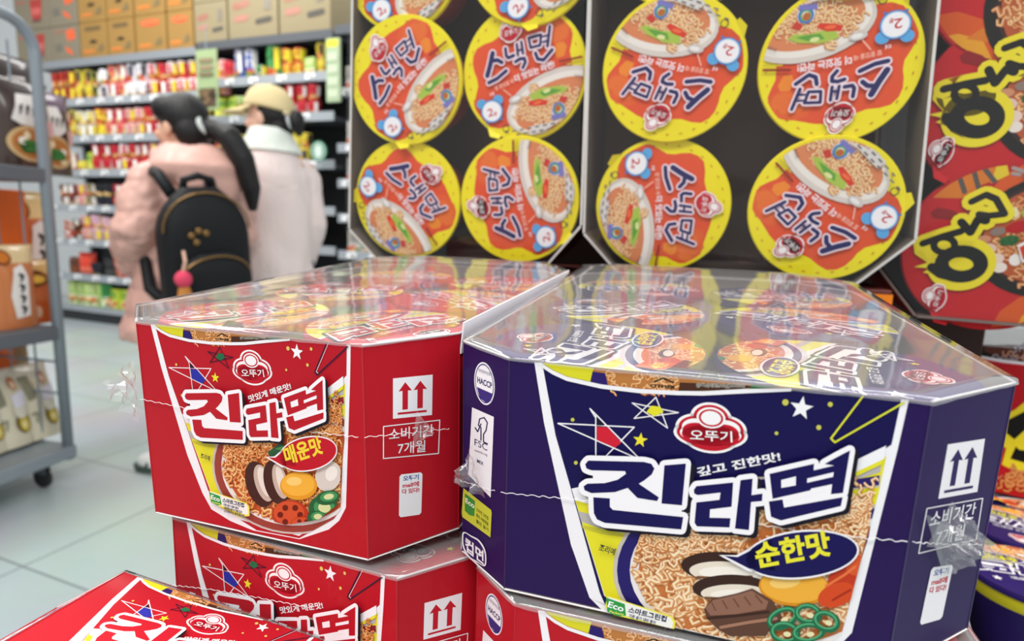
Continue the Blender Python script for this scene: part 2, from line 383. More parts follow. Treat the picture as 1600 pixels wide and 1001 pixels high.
    if mild:
        for cx, cy, rx, ry, r in ((1130, 886, 64, 20, 4), (1142, 918, 58, 17, 0)):       # sliced mushrooms
            E(cx, cy - 2, rx + 2, ry + 4, '3A221C', r); E(cx + 5, cy + 6, rx - 6, ry - 3, 'E9DCCB', r); E(cx + 8, cy + 8, rx - 18, ry - 9, 'F6EEE2', r); a.stroke([(cx - 40, cy + 13), (cx, cy + 15), (cx + 44, cy + 12)], 4, '7A5236')
        E(1240, 914, 55, 30, 'D98E1F', 3); E(1240, 912, 52, 27, 'F0AE3A', 3); E(1226, 906, 24, 10, 'F7CB6E', -6)
        for k, (cx, cy, rx, ry) in enumerate(((1322, 900, 30, 22), (1306, 926, 30, 18), (1338, 880, 18, 16))): E(cx, cy, rx, ry, ('C2381C', 'D4491F', 'D9562B')[k], -20)
        a.stroke([(1290, 912), (1318, 895), (1335, 882)], 4, 'E8763E'); a.stroke([(1300, 934), (1328, 918)], 3, 'A32A14')
        a.poly([(1100, 948), (1112, 932), (1150, 924), (1175, 916), (1206, 934), (1216, 950), (1222, 962), (1204, 978), (1196, 990), (1140, 990), (1120, 978), (1104, 962)], '5E3E31')
        a.poly([(1102, 946), (1114, 934), (1150, 926), (1174, 919), (1200, 936), (1196, 948), (1150, 956), (1110, 958)], '8F6452')
        for k in range(5): a.stroke([(1112 + k * 17, 938 - k * 3), (1118 + k * 18, 950 - k * 3)], 2.0, '6C4738')
        a.stroke([(1106, 962), (1150, 958), (1200, 952)], 3.5, '3C241C'); a.stroke([(1126, 976), (1170, 968), (1212, 962)], 5, 'A5765F')
        for cx, cy, rx, ry, r in ((1222, 962, 22, 13, -25), (1262, 955, 18, 13, 10), (1226, 984, 20, 14, 10), (1262, 984, 22, 13, -5), (1290, 966, 18, 13, 20)):
            a.ring(cx, cy, rx, ry, 8, '1F6A47', r); a.ring(cx - 1, cy - 2, rx - 1, ry - 1, 3, '4FA673', r); E(cx + 3, cy + 2, 6, 4, 'E6DFAE', r)
    else:
        a.f = lambda x, y: FR.px(x, y); a.set_clip([FRinv(*pf(*p)) for p in [(985, 890), (1000, 835), (1060, 795), (1330, 722), (1380, 712), (1352, 838), (1318, 975), (1250, 1006), (1150, 1012), (1060, 985), (1010, 940)]])
        a.poly([(420, 705), (440, 690), (452, 700), (446, 718), (428, 722)], '2E5A38'); a.poly([(432, 700), (446, 694), (450, 704)], '4F8A52')
        for cx, cy, rx, ry, r in ((411, 755, 16, 34, -18), (437, 752, 14, 32, -14)):
            E(cx - 4, cy, rx + 4, ry + 3, '43241F', r); E(cx + 3, cy - 2, rx - 3, ry - 4, 'C9B3A4', r); E(cx + 4, cy - 4, rx - 8, ry - 10, 'E9DDD2', r)
        E(515, 742, 20, 24, 'D9CFC6', 20); E(520, 738, 9, 12, 'F0EAE2', 20)
        E(469, 757, 29, 22, 'E39A22', 0); E(468, 755, 26, 18, 'F2B23C', 0); E(462, 750, 12, 7, 'F8CE74', 0)
        for cx, cy, rx, ry in ((456, 802, 28, 23), (476, 818, 20, 14)):
            E(cx, cy, rx, ry, 'B8341A'); E(cx - 2, cy - 3, rx - 4, ry - 5, 'D2502A')
            for k in range(6): E(cx + rx * .55 * math.cos(k * 1.05), cy + ry * .55 * math.sin(k * 1.05), rx * .16, ry * .2, '6E1A0C')
        for cx, cy, rx, ry, r in ((508, 792, 23, 20, 10), (515, 775, 19, 11, -10), (498, 806, 15, 11, 0)):
            E(cx, cy, rx, ry, '1F6038', r); E(cx + 2, cy - 2, rx * .72, ry * .68, '3F9458', r); E(cx + 2, cy - 2, rx * .42, ry * .4, 'D8DCA0', r)
        a.f = lambda x, y: pf(x, y)
    a.set_clip(None)
    a.f = lambda x, y: pf(x, y)
    a.text('조리예', (936, 855), (961, 863), 12, '23203A', .02)
    # eco mark
    a.poly([(950, 926), (1050, 958), (1056, 966), (1053, 986), (1040, 986), (960, 956), (946, 944)], 'EFE94A')
    a.poly([(952, 928), (1048, 960), (1052, 967), (1050, 983), (1040, 982), (962, 953), (949, 943)], 'F4F3EC')
    a.poly([(948, 929), (977, 939), (979, 957), (966, 958), (950, 951)], '2E9A45')
    a.text('Eco', (950, 943), (974, 951), 13, 'FFFFFF', .02); a.text('Package', (953, 952), (975, 957), 5.5, 'E9F06A', .02)
    a.text('스마트그린컵', (982, 951), (1041, 966), 10, '2A2A58', .03)
    for i, s_ in enumerate(('기존 용기 대비 종이', '사용량을 줄이고 맛을 좋게', '유지해주는 용기입니다.')):
        a.text(s_, (983, 959 + i * 7), (1024 + i * 8, 970 + i * 8.5), 6.2, '2A2A68', .02)
    food_top = a.lay; a.lay = LB
    # stars and dots
    ln = pal['line']
    for p in (((872, 661), (991, 667)), ((991, 667), (945, 714)), ((922, 638), (1001, 718)), ((1001, 718), (872, 661)), ((931, 649), (931, 710)), ((922, 638), (931, 652))): a.stroke(list(p), 2.0, ln)
    a.poly([(932, 666), (950, 667), (971, 691), (961, 699), (933, 687)], pal['star']); a.poly([(932, 652), (932, 664), (944, 664)], '1A1424')
    a.star(1000.5, 687, 12, 'EDE035', 8); a.star(1252, 637, 19, 'F4F2F6', 10)
    P2 = [(1025, 620), (1043, 668), (988, 629), (1060, 644), (991, 653)]
    a.stroke(P2, 1.8, 'EFEBF2' if mild else '3A1230', closed=True); a.poly([(1018, 633), (1032, 635), (1037, 643), (1023, 650), (1010, 643)], pal['fill2'])
    for x, y, r in ((1227, 628, 5), (1297, 631, 4), (1279, 667, 4), (895, 655, 3), (1213, 676, 3), (900, 722, 3)): E(x, y, r, r, 'C9C655' if mild else 'E3C46A', n=12)
    a.set_clip([(860, 560), (1237, 601), (1418, 622), (1370, 800), (900, 760)])
    a.stroke([(1350, 612), (1298, 684), (1304, 690), (1412, 628)], 3, pal['tri']); a.set_clip(None)
    if not mild: a.stroke([(1354, 615), (1303, 683), (1308, 686)], 1.4, 'F4E9EE')
    a.poly([(1330, 721), (1384, 695), (1381, 716), (1330, 740)], 'F3F1F5')
    a.poly([(1331, 739), (1380, 716), (1378, 724), (1331, 746)], 'E6DE2C')
    a.lay = LB + 1; emblem(a, lambda x, y: (1110 + 58 * x + 2 * y, 670 + 44 * y + 3.5 * x), 1)
    a.text('깊고 진한맛!' if mild else '맛있게 매운맛!', (1090, 743), (1220, 718), 16, 'F4F2F6', .03)
    a.lay = max(food_top, a.lay); title(a, lambda x, y: (x, y), pal['ink'])
    # flavour bubble
    B = lambda g: [(1251 + (86 + g) * math.cos(t) - 0, 861 + (35 + g) * math.sin(t) - 8 * math.cos(t) * .9) for t in [math.pi * 2 * k / 40 for k in range(40)]]
    l = a.lay
    a.faces([B(3)], 'F3F1F5'); a.lay = l; a.poly([(1123, 862), (1150, 862), (1200, 836), (1210, 890), (1168, 887)], 'F3F1F5')
    l = a.lay; a.faces([B(0)], pal['bub']); a.lay = l; a.poly([(1131, 863), (1152, 865), (1205, 838), (1210, 886), (1170, 883)], pal['bub'])
    a.text('순한맛' if mild else '매운맛', (1182, 879), (1298, 858), 42, 'E9E233' if mild else 'F0D63A', .035)
    a.set_clip(None)
    return a, pal
def FRinv(s, t):                                      # panel units of the red front -> its traced pixel frame
    q = FR.A + FR.X * s * FR.W - FR.Z * t * FR.W - cO
    d = q.dot(cF); return (800 + FOC * q.dot(cR) / d, 500.5 - FOC * q.dot(cU) / d)
ART = {k: front_art(None, k) for k in ('mild', 'spicy')}
# artwork of the two corner panels, in panel metres: s along the panel, t down, from the traced carton
def corner_map(F, p, q):                              # pixel -> metres on the corner panel between plan corners p and q
    a, b = F.M @ F.L(*p, 0), F.M @ F.L(*q, 0); X = (b - a).normalized(); n = X.cross(F.Z)
    def f(x, y):
        d = onpl(x, y, a, n) - a; return (d.dot(X), -d.dot(F.Z))
    return f
def right_art(flav):
    mild = flav == 'mild'; F = FP if mild else FR; pl = F.plan(); f = corner_map(F, pl[1], pl[2])
    a = Art(f); W = 'F1EFF3'; dk = '281258' if mild else 'C2182B'
    Q = dict(st=[(1481, 694), (1539, 685), (1527, 768), (1466, 779)], bx=[(1448, 794), (1535, 778), (1525, 842), (1435, 864)], qr=[(1455, 886), (1489, 881), (1471, 966), (1436, 976)]) if mild else \
        dict(st=[(614, 591), (676, 585), (675, 648), (614, 654)], bx=[(599, 666), (687, 656), (685, 708), (599, 716)], qr=[(624, 741), (660, 737), (658, 803), (623, 808)])
    def bil(k, u, v):
        p = Q[k]; return tuple((p[0][i] * (1 - u) + p[1][i] * u) * (1 - v) + (p[3][i] * (1 - u) + p[2][i] * u) * v for i in (0, 1))
    a.poly([bil('st', *p) for p in ((0, 0), (1, 0), (1, 1), (0, 1))], W)
    for x in (.18, .56):
        a.poly([bil('st', *p) for p in ((x + .13, .12), (x + .30, .34), (x + .20, .33), (x + .20, .80), (x + .06, .80), (x + .06, .33), (x - .04, .34))], dk)
    a.poly([bil('st', *p) for p in ((.12, .86), (.86, .86), (.86, .91), (.12, .91))], dk)
    sw = 1.6
    a.stroke([bil('bx', *p) for p in ((0, 0), (1, 0), (1, 1), (0, 1))], sw, W, closed=True)
    def tx(k, s, u0, u1, v, h, c, b=.01):
        p0, p1 = bil(k, u0, v), bil(k, u1, v); t = bil(k, u0, v - .1); up = ((t[0] - p0[0]) * 10, (t[1] - p0[1]) * 10)
        a.text(s, p0, p1, h, c, b, up=up)
    tx('bx', '소비기간', .10, .90, .42, .40, W); tx('bx', '7개월', .26, .76, .88, .40, W)
    a.poly([bil('qr', *p) for p in ((.08, 0), (.92, 0), (1, .05), (1, .95), (.92, 1), (.08, 1), (0, .95), (0, .05))], W)
    tx('qr', '오뚜기', .16, .84, .15, .125, '2A4AA0', .03); tx('qr', 'mall에', .14, .86, .31, .125, 'C8283C', .03); tx('qr', '다 있다!', .12, .88, .45, .12, 'C8283C', .03)
    return a, F
def left_art(flav):
    pl = FP.plan(); f = corner_map(FP, pl[7], pl[0]); a = Art(f); W = 'F1EFF3'; d = '281258'
    o = 'C9182C' if flav != 'mild' else d
    cx, cy = 757, 599
    E = lambda rx, ry, c: a.faces([[(cx + rx * math.cos(t) + 0, cy + ry * math.sin(t) + rx * .38 * math.cos(t)) for t in [2 * math.pi * k / 36 for k in range(36)]]], c)
    E(16, 33, W); E(14.6, 30.5, '3A2A78'); E(13.4, 28.5, W)
    a.poly([(745, 604), (770, 615), (767, 626), (760, 629), (750, 622)], '3A2A78'); a.text('HACCP', (746, 597), (769, 607), 13, '2A2060', .03, up=(0, -1))
    for i in range(1): a.text('안전관리인증', (748, 580), (767, 587), 6, '2A2060', .0, up=(0, -1))
    a.poly([(738, 636), (772, 651), (767, 777), (732, 741)], W)
    a.stroke([(752, 687), (752, 668), (748, 664), (750, 654), (757, 652), (762, 660), (760, 672), (756, 678), (756, 690), (762, 693)], 2, '2E2A55'); a.stroke([(743, 668), (747, 674), (752, 662)], 2, '2E2A55')
    a.text('FSC', (742, 695), (762, 704), 15, '2E2A55', .0, up=(0, -1)); a.text('www.fsc.org', (742, 704), (762, 712), 5, '2E2A55', 0, up=(0, -1)); a.text('MIX', (746, 722), (756, 727), 8, '2E2A55', .01, up=(0, -1))
    a.poly([(725, 762), (768, 796), (769, 800), (767, 839), (723, 807), (722, 800)], 'C9CC3E')
    a.poly([(727, 770), (743, 782), (742, 806), (734, 804), (727, 797)], '3A8C3C'); a.text('Eco', (728, 784), (742, 794), 11, 'F4F6E0', .02, up=(0, -1))
    for i in range(3): a.text(('스마트그린컵', '종이 사용량을', '줄인 용기')[i], (745, 797 + i * 9), (764, 812 + i * 9), 6.5, '3B4A1C', .01, up=(0, -1))
    P = lambda k: [(742 + (19 - k) * math.copysign(abs(math.cos(t)) ** .7, math.cos(t)), 857 + (19 - k * 1.3) * math.copysign(abs(math.sin(t)) ** .6, math.sin(t)) + 16 * math.cos(t)) for t in [2 * math.pi * k_ / 40 for k_ in range(40)]]
    a.faces([P(0)], W); a.faces([P(2)], o)
    a.text('컵면', (728, 857), (757, 880), 23, W, .03, up=(0, -1))
    return a, FP

def film_sheet(F, rise, seed, drape=.0016):
    pl = F.plan(); n = len(pl); P = []
    for i in range(n):
        a, b = pl[i], pl[(i + 1) % n]; k_ = max(3, int(math.hypot(b[0] - a[0], b[1] - a[1]) / .006))
        P += [(a[0] + (b[0] - a[0]) * k / k_, a[1] + (b[1] - a[1]) * k / k_) for k in range(k_)]
    cx, cy = F.W / 2, F.D / 2; vs = []; fs = []; N = len(P); K = 16
    zf = lambda x, y, r: .0012 + rise * max(0, y / F.D) ** 1.2 + (1 - r ** 6) * (-.0006 + .0006 * noise.noise(Vector((x * 16 + seed, y * 12, seed)))) + .00012 * noise.noise(Vector((x * 90, y * 50, seed * 3)))
    vs.append(F.L(cx, cy, zf(cx, cy, 0)))
    for r in range(1, K + 1):
        q = (r / K) ** .8
        for x, y in P: X, Y = cx + (x - cx) * q * 1.004, cy + (y - cy) * q * 1.004; vs.append(F.L(X, Y, zf(X, Y, q)))
    for x, y in P:                                     # turned down over the rim
        d = drape * (.35 + .65 * abs(noise.noise(Vector((x * 60, y * 60, seed)))))
        vs.append(F.L(cx + (x - cx) * 1.008, cy + (y - cy) * 1.005, -d + rise * max(0, y / F.D) ** 1.2))
    for i in range(N): fs.append((0, 1 + i, 1 + (i + 1) % N))
    for r in range(K):
        for i in range(N):
            a, b = 1 + r * N + i, 1 + r * N + (i + 1) % N; fs.append((a, a + N, b + N, b))
    return vs, fs
def flap(F, pts, seed, parent, name='film_flap', amp=.003):
    """a crumpled triangle of loose film: pts are carton-local points (two on the wall, then the free tip)"""
    a, b, c = [Vector(p) for p in pts]; K = 12; vs = []; fs = []; idx = {}
    nr = (b - a).cross(c - a).normalized()
    for i in range(K + 1):
        for j in range(K + 1 - i):
            u, v = i / K, j / K; p = a + (b - a) * u + (c - a) * v
            p += nr * amp * (1 - (1 - v) ** 3) * noise.noise(p * 260 + Vector((seed, 0, 0))) * 2.2; idx[i, j] = len(vs); vs.append(p)
    for i in range(K):
        for j in range(K - i):
            fs.append((idx[i, j], idx[i + 1, j], idx[i, j + 1]))
            if j < K - i - 1: fs.append((idx[i + 1, j], idx[i + 1, j + 1], idx[i, j + 1]))
    return mesh_obj(name, vs, fs, FLAP, parent)
CARD_IN = mat('9C9189', .7); CARD_EDGE = mat('E9E6E6', .6)
def carton(name, label, F, flav, film=True, rise=.004, seed=1, seam=None, top='F1EFF3', art=True, group=None, open_front=False):
    t = thing(name, label, 'carton', group, M=F.M)
    pl = F.plan(); H = F.H; pal = ART.get(flav, (None, dict(out='B81A24')))[1]
    body = ink(pal['out']); th = .0007
    names = ['front_panel', 'corner_panel', 'side_panel', 'corner_panel', 'back_panel', 'corner_panel', 'side_panel', 'corner_panel']
    for i in range(8):
        a, b = Vector(pl[i]), Vector(pl[(i + 1) % 8]); e = (b - a); Ln = e.length; e /= Ln; n = Vector((e.y, -e.x))
        P = lambda s, tt, h, a=a, e=e, n=n: F.L(a.x + e.x * s + n.x * h, a.y + e.y * s + n.y * h, -tt)
        mb = MB()
        if False:
            s0, t0 = [v * F.W for v in FP.px(847, 566)]; s1, t1 = [v * F.W for v in FP.px(1237, 603)]
            arc = [tuple(v * F.W for v in FP.px(*p)) for p in ((847, 567), (864, 578), (886, 588), (940, 600), (1000, 607), (1060, 610), (1100, 610.5), (1162, 607), (1237, 603.5))]
            arc = [(max(0, min(Ln, s)), max(0.0, tt)) for s, tt in arc]
            outl = [(0, 0)] + arc + [(Ln, 0), (Ln, H), (0, H)]
        else: outl, arc = [(0, 0), (Ln, 0), (Ln, H), (0, H)], None
        d = P(0, 0, -th) - P(0, 0, 0)
        mb.prism([P(s, tt, 0) for s, tt in outl], d, body, CARD_IN)
        if i == 0 and art:
            art_, _ = ART[flav]; W = F.W
            art_.emit(mb, lambda x, y, h: P(x * W, max(0.0002, min(H - .0002, y * W)), h))
        if art and i == 1: r, fr = right_art(flav); k = Ln / (fr.rc[0] ** 2 + fr.rc[1] ** 2) ** .5; r.emit(mb, lambda x, y, h: P(x * k, y * k, h))
        if art and i == 7: r, fr = left_art(flav); k = Ln / (fr.lc[0] ** 2 + fr.lc[1] ** 2) ** .5; r.emit(mb, lambda x, y, h: P(x * k, y, h))
        mb.build(names[i], t)
    mb = MB(); mb.prism([F.L(x, y, -H) for x, y in pl], Vector((0, 0, .0008)), CARD_IN); mb.build('bottom_panel', t)
    mb = MB()                                          # pale raw edge of the card around the rim and down the folds
    for i in range(8):
        a, b = pl[i], pl[(i + 1) % 8]
        if i != 0: mb.tube([F.L(*a, .0002), F.L(*b, .0002)], .00045, CARD_EDGE, 6)
        mb.tube([F.L(*a, 0), F.L(*a, -H)], .0003, mat(pal['out'], .35, .3), 6)
    mb.tube([F.L(*p, -H) for p in pl] + [F.L(*pl[0], -H)], .0004, CARD_EDGE, 6); mb.build('card_edge', t)
    if film:
        vs, fs = film_sheet(F, rise, seed); mesh_obj('top_film', vs, fs, FILM, t, smooth=True)
    return t
def cup_spots(F, rows=3):
    """two columns of cups, as large as the eight-sided plan lets them be"""
    x0, x1 = -F.lc[0], F.W + F.rc[0]; r = (x1 - x0) / 4
    pl = F.plan()
    def gap(x, y):
        g = 1
        for i in range(8):
            a, b = pl[i], pl[(i + 1) % 8]; L_ = math.hypot(b[0] - a[0], b[1] - a[1])
            g = min(g, ((b[0] - a[0]) * (y - a[1]) - (b[1] - a[1]) * (x - a[0])) / L_)
        return g
    for k in range(80):
        q = r * (.985 - .004 * k); ym = F.D / 2; st = 2 * q + .0012
        sp = [((x0 + x1) / 2 + sx * (q + .0006), ym + st * (j - (rows - 1) / 2)) for j in range(rows) for sx in (-1, 1)]
        if all(gap(*p) > q + .0012 for p in sp): break
    return sp, q

# ------------------------------------------------------------------ noodle cups
def lid_jin(flav):
    mild = flav == 'mild'; base = '2A1B62' if mild else 'C01A2C'; a = Art(eps=2e-5)
    circ = [(math.cos(2 * math.pi * k / 48), math.sin(2 * math.pi * k / 48)) for k in range(48)]
    a.faces([circ], base); a.set_clip([(.985 * x, .985 * y) for x, y in circ])
    a.poly([(-1.2, -.15), (-.4, -.28), (.5, -.1), (1.2, .2), (1.2, -1.2), (-1.2, -1.2)], 'F1EDF0')
    a.poly([(-1.2, -.2), (-.4, -.34), (.5, -.16), (1.2, .14), (1.2, -1.2), (-1.2, -1.2)], 'E6DE2C')
    a.poly([(-1.1, -.38), (-.3, -.46), (.2, -.4), (.2, -.46), (-.3, -.53), (-1.1, -.46)], 'B9B3B0')
    a.ell(.15, -.82, .9, .58, 'D9CFD4'); a.ell(.15, -.82, .85, .53, base); a.ell(.15, -.84, .78, .48, 'EFE6E0'); a.ell(.15, -.86, .72, .43, 'CC6E3C')
    noodles(a, .15, -.8, .62, .3, 60, .05, [('C9763B', 'F3CE98'), ('D98B4A', 'F7DBAF')], 4, .032)
    a.ell(.35, -.72, .14, .1, 'EDAA38'); a.ell(.0, -.66, .16, .07, '4A2A22', 10); a.ell(.02, -.67, .12, .045, 'EFE4D6', 10); a.ell(-.25, -.75, .13, .09, 'C2381C'); a.ell(.5, -.88, .1, .08, '2C7A4A')
    emblem(a, lambda x, y: (-.12 + .24 * x, .62 - .2 * y))
    a.lay += 1
    T = lambda x, y: ((x - 1120) / 235, -(y - 765) / 215 + .05)
    title(a, T, base, k=1 / 228, fat=7, shadow='15101E')
    a.text('깊고 진한맛!' if mild else '맛있게 매운맛!', (-.1, .2), (.42, .32), .1, 'F4F2F6', .02, up=(-.15, .98))
    a.ell(.42, -.36, .36, .15, 'F3F1F5', 8); a.ell(.42, -.36, .34, .13, base, 8)
    a.text('순한맛' if mild else '매운맛', (.18, -.44), (.68, -.38), .19, 'E9E233', .035, up=(-.1, .99))
    a.poly([(-.62, -.56), (-.34, -.6), (-.34, -.84), (-.62, -.8)], 'E2622A'); a.text('4분', (-.59, -.76), (-.38, -.78), .14, 'F4D64A', .03, up=(0, 1))
    a.stroke([(-.8, .3), (-.5, .36), (-.72, .14), (-.62, .48), (-.54, .14), (-.8, .3)], .02, 'EFEBF2'); a.star(.62, .5, .08, 'F4F2F6'); a.star(-.5, .5, .05, 'EDE035')
    return a
def lid_snack():
    a = Art(eps=4e-5); n = 64
    circ = [(math.cos(2 * math.pi * k / n), math.sin(2 * math.pi * k / n)) for k in range(n)]
    Y = 'F2E21C'; OR = 'E2532A'; NV = '23235E'; WH = 'F3EFF4'
    a.faces([circ], Y); a.set_clip([(.955 * x, .955 * y) for x, y in circ])
    z = lambda x, y: ((x - 1140) / 412, (460 - y) / 436)
    Z = lambda L: [z(*p) for p in L]
    a.poly(Z([(803, 440), (790, 385), (795, 335), (820, 288), (870, 262), (930, 245), (985, 210), (1035, 165), (1095, 132), (1170, 120), (1280, 122), (1370, 142), (1430, 178), (1456, 225), (1450, 280), (1440, 330), (1460, 420), (1560, 440), (1560, 700), (1300, 760), (1160, 770), (1090, 772), (1040, 800), (980, 815), (910, 803), (850, 772), (812, 715), (798, 650), (812, 590), (828, 530), (820, 480)]), OR)
    a.step = .3
    for r, x, y, c in ((120, 1330, 200, 'E5602A'), (90, 1340, 210, 'E8702C')): a.ell(*z(x, y), r / 412, r / 436 * .7, c)
    a.poly(Z([(1350, 280), (1400, 272), (1420, 300), (1405, 360), (1360, 372), (1340, 330)]), 'EE8A28')
    a.step = 1
    for k in range(30):                                # dashed stitch line
        t = 2 * math.pi * k / 30
        if 5.1 < t < 6.6: continue
        a.stroke([(.905 * math.cos(t), .905 * math.sin(t)), (.905 * math.cos(t + .045), .905 * math.sin(t + .045))], .012, 'C25A1E', cap=False)
    c = z(1345, 640)
    a.ell(*c, .80, .44, 'D8D0C8', 21); a.ell(c[0] + .01, c[1] - .02, .75, .39, 'ECE6DE', 21); a.ell(c[0] + .03, c[1] - .05, .68, .335, 'D98456', 21)
    a.set_clip([(.955 * x, .955 * y) for x, y in circ])
    noodles(a, c[0] - .02, c[1] - .06, .54, .23, 120, .045, [('D08A4E', 'F2D2A0'), ('C87A40', 'F6DDB4'), ('D79A60', 'F4D6A6')], 8, .034)
    a.poly(Z([(1180, 600), (1260, 560), (1380, 545), (1440, 560), (1410, 590), (1330, 600), (1280, 625), (1210, 640)]), 'A9C24A'); a.poly(Z([(1250, 585), (1330, 562), (1400, 572), (1350, 592), (1280, 610)]), '5FA03A'); a.ell(*z(1300, 575), .06, .03, 'DCE29A', 20)
    a.poly(Z([(1180, 640), (1250, 625), (1310, 640), (1300, 665), (1220, 672), (1180, 665)]), 'D8381E'); a.poly(Z([(1390, 610), (1440, 620), (1420, 660), (1380, 640)]), 'C83A2A'); a.ell(*z(1240, 650), .07, .025, 'EC6A3A', 15)
    a.ell(*z(1380, 700), .11, .11, 'F2F0F2'); a.ring(*z(1380, 695), .085, .085, .03, '4A78C0'); a.ring(*z(1380, 695), .06, .06, .022, '6AA85A'); a.ell(*z(1375, 690), .05, .05, 'B8642C'); a.poly(Z([(1330, 735), (1425, 715), (1430, 745), (1340, 765)]), '7A78C0')
    a.stroke(Z([(1380, 395), (1560, 368)]), .03, '8E2A18'); a.stroke(Z([(1430, 415), (1560, 395)]), .02, 'C9BE22')
    a.ell(*z(1090, 622), .11, .055, 'CFC9C6', 20); a.ell(*z(1095, 620), .07, .03, 'EDEAE8', 20); a.stroke(Z([(1010, 560), (1060, 600)]), .02, 'F2B09A')
    a.text('더', z(915, 578), z(940, 572), .06, WH, .02); a.lay += 1
    a.text('밥 말았을 때', z(955, 562), z(1080, 515), .075, 'F3C9B8', .01, up=(-.3, .95)); a.text('더 맛있는 라면!', z(1090, 512), z(1350, 425), .115, WH, .03, up=(-.3, .95))
    def brush(L, w, c, o): a.stroke(Z(L), (w + o) / 424, c)
    SN = [([(935, 325), (918, 400), (898, 465)], 34), ([(940, 372), (968, 368), (998, 385)], 26), ([(908, 512), (965, 488), (1028, 440)], 25),
          ([(1022, 300), (1028, 345), (1042, 358), (1078, 345)], 22), ([(1098, 275), (1106, 345)], 18), ([(1104, 318), (1134, 308)], 14), ([(1128, 262), (1140, 335)], 18), ([(1090, 385), (1120, 368), (1150, 366), (1156, 390), (1140, 424)], 22),
          ([(1176, 242), (1190, 302), (1252, 290), (1256, 226), (1176, 242)], 18), ([(1312, 180), (1300, 298)], 20), ([(1268, 238), (1302, 230)], 13), ([(1268, 272), (1300, 264)], 13), ([(1222, 338), (1238, 375), (1276, 382), (1330, 322)], 23)]
    l = a.lay
    for L, w in SN: a.lay = l; brush(L, w, 'F0DCE6', 20)
    for L, w in SN: a.lay = l + 1; brush(L, w, NV, 0)
    a.lay = l + 2
    # round alarm clock with two bells
    for x, y in ((858, 652), (972, 625)): a.ell(*z(x, y), .085, .075, '5AA8E0')
    for p in ((890, 790), (905, 770)), ((1000, 752), (975, 740)): a.stroke(Z(p), .03, '3F78C0')
    a.ell(*z(930, 700), .185, .175, '3F78C0'); a.ell(*z(930, 700), .172, .162, '8FC4EC'); a.ell(*z(930, 700), .155, .147, 'F4F2F6')
    a.text('2', z(905, 738), z(945, 726), .17, 'C8242C', .01, up=(-.22, .97)); a.text('분', z(948, 730), z(968, 724), .07, 'C8242C', .02, up=(-.22, .97))
    emblem(a, lambda x, y: (z(1058, 172)[0] + .185 * x, z(1058, 172)[1] + .03 * x - .235 * y - .01)); a.lay += 1
    a.text('조리예', z(1480, 480), z(1530, 490), .05, '54505A', .01)
    a.set_clip(None); a.set_clip([(.93 * x, .93 * y) for x, y in circ])
    a.poly(Z([(1190, 805), (1330, 780), (1450, 740), (1500, 690), (1560, 700), (1400, 900), (1200, 900)]), 'D9D4D2')
    for r in range(3):
        for k in range(7 - r): a.stroke(Z([(1020 + r * 30 + k * 52, 845 + r * 24 - k * 9), (1048 + r * 30 + k * 52, 840 + r * 24 - k * 9)]), .022, '7A7668', cap=False)
    a.ring(*z(1030, 815), .05, .05, .014, '3A3A30', n=14)
    return a
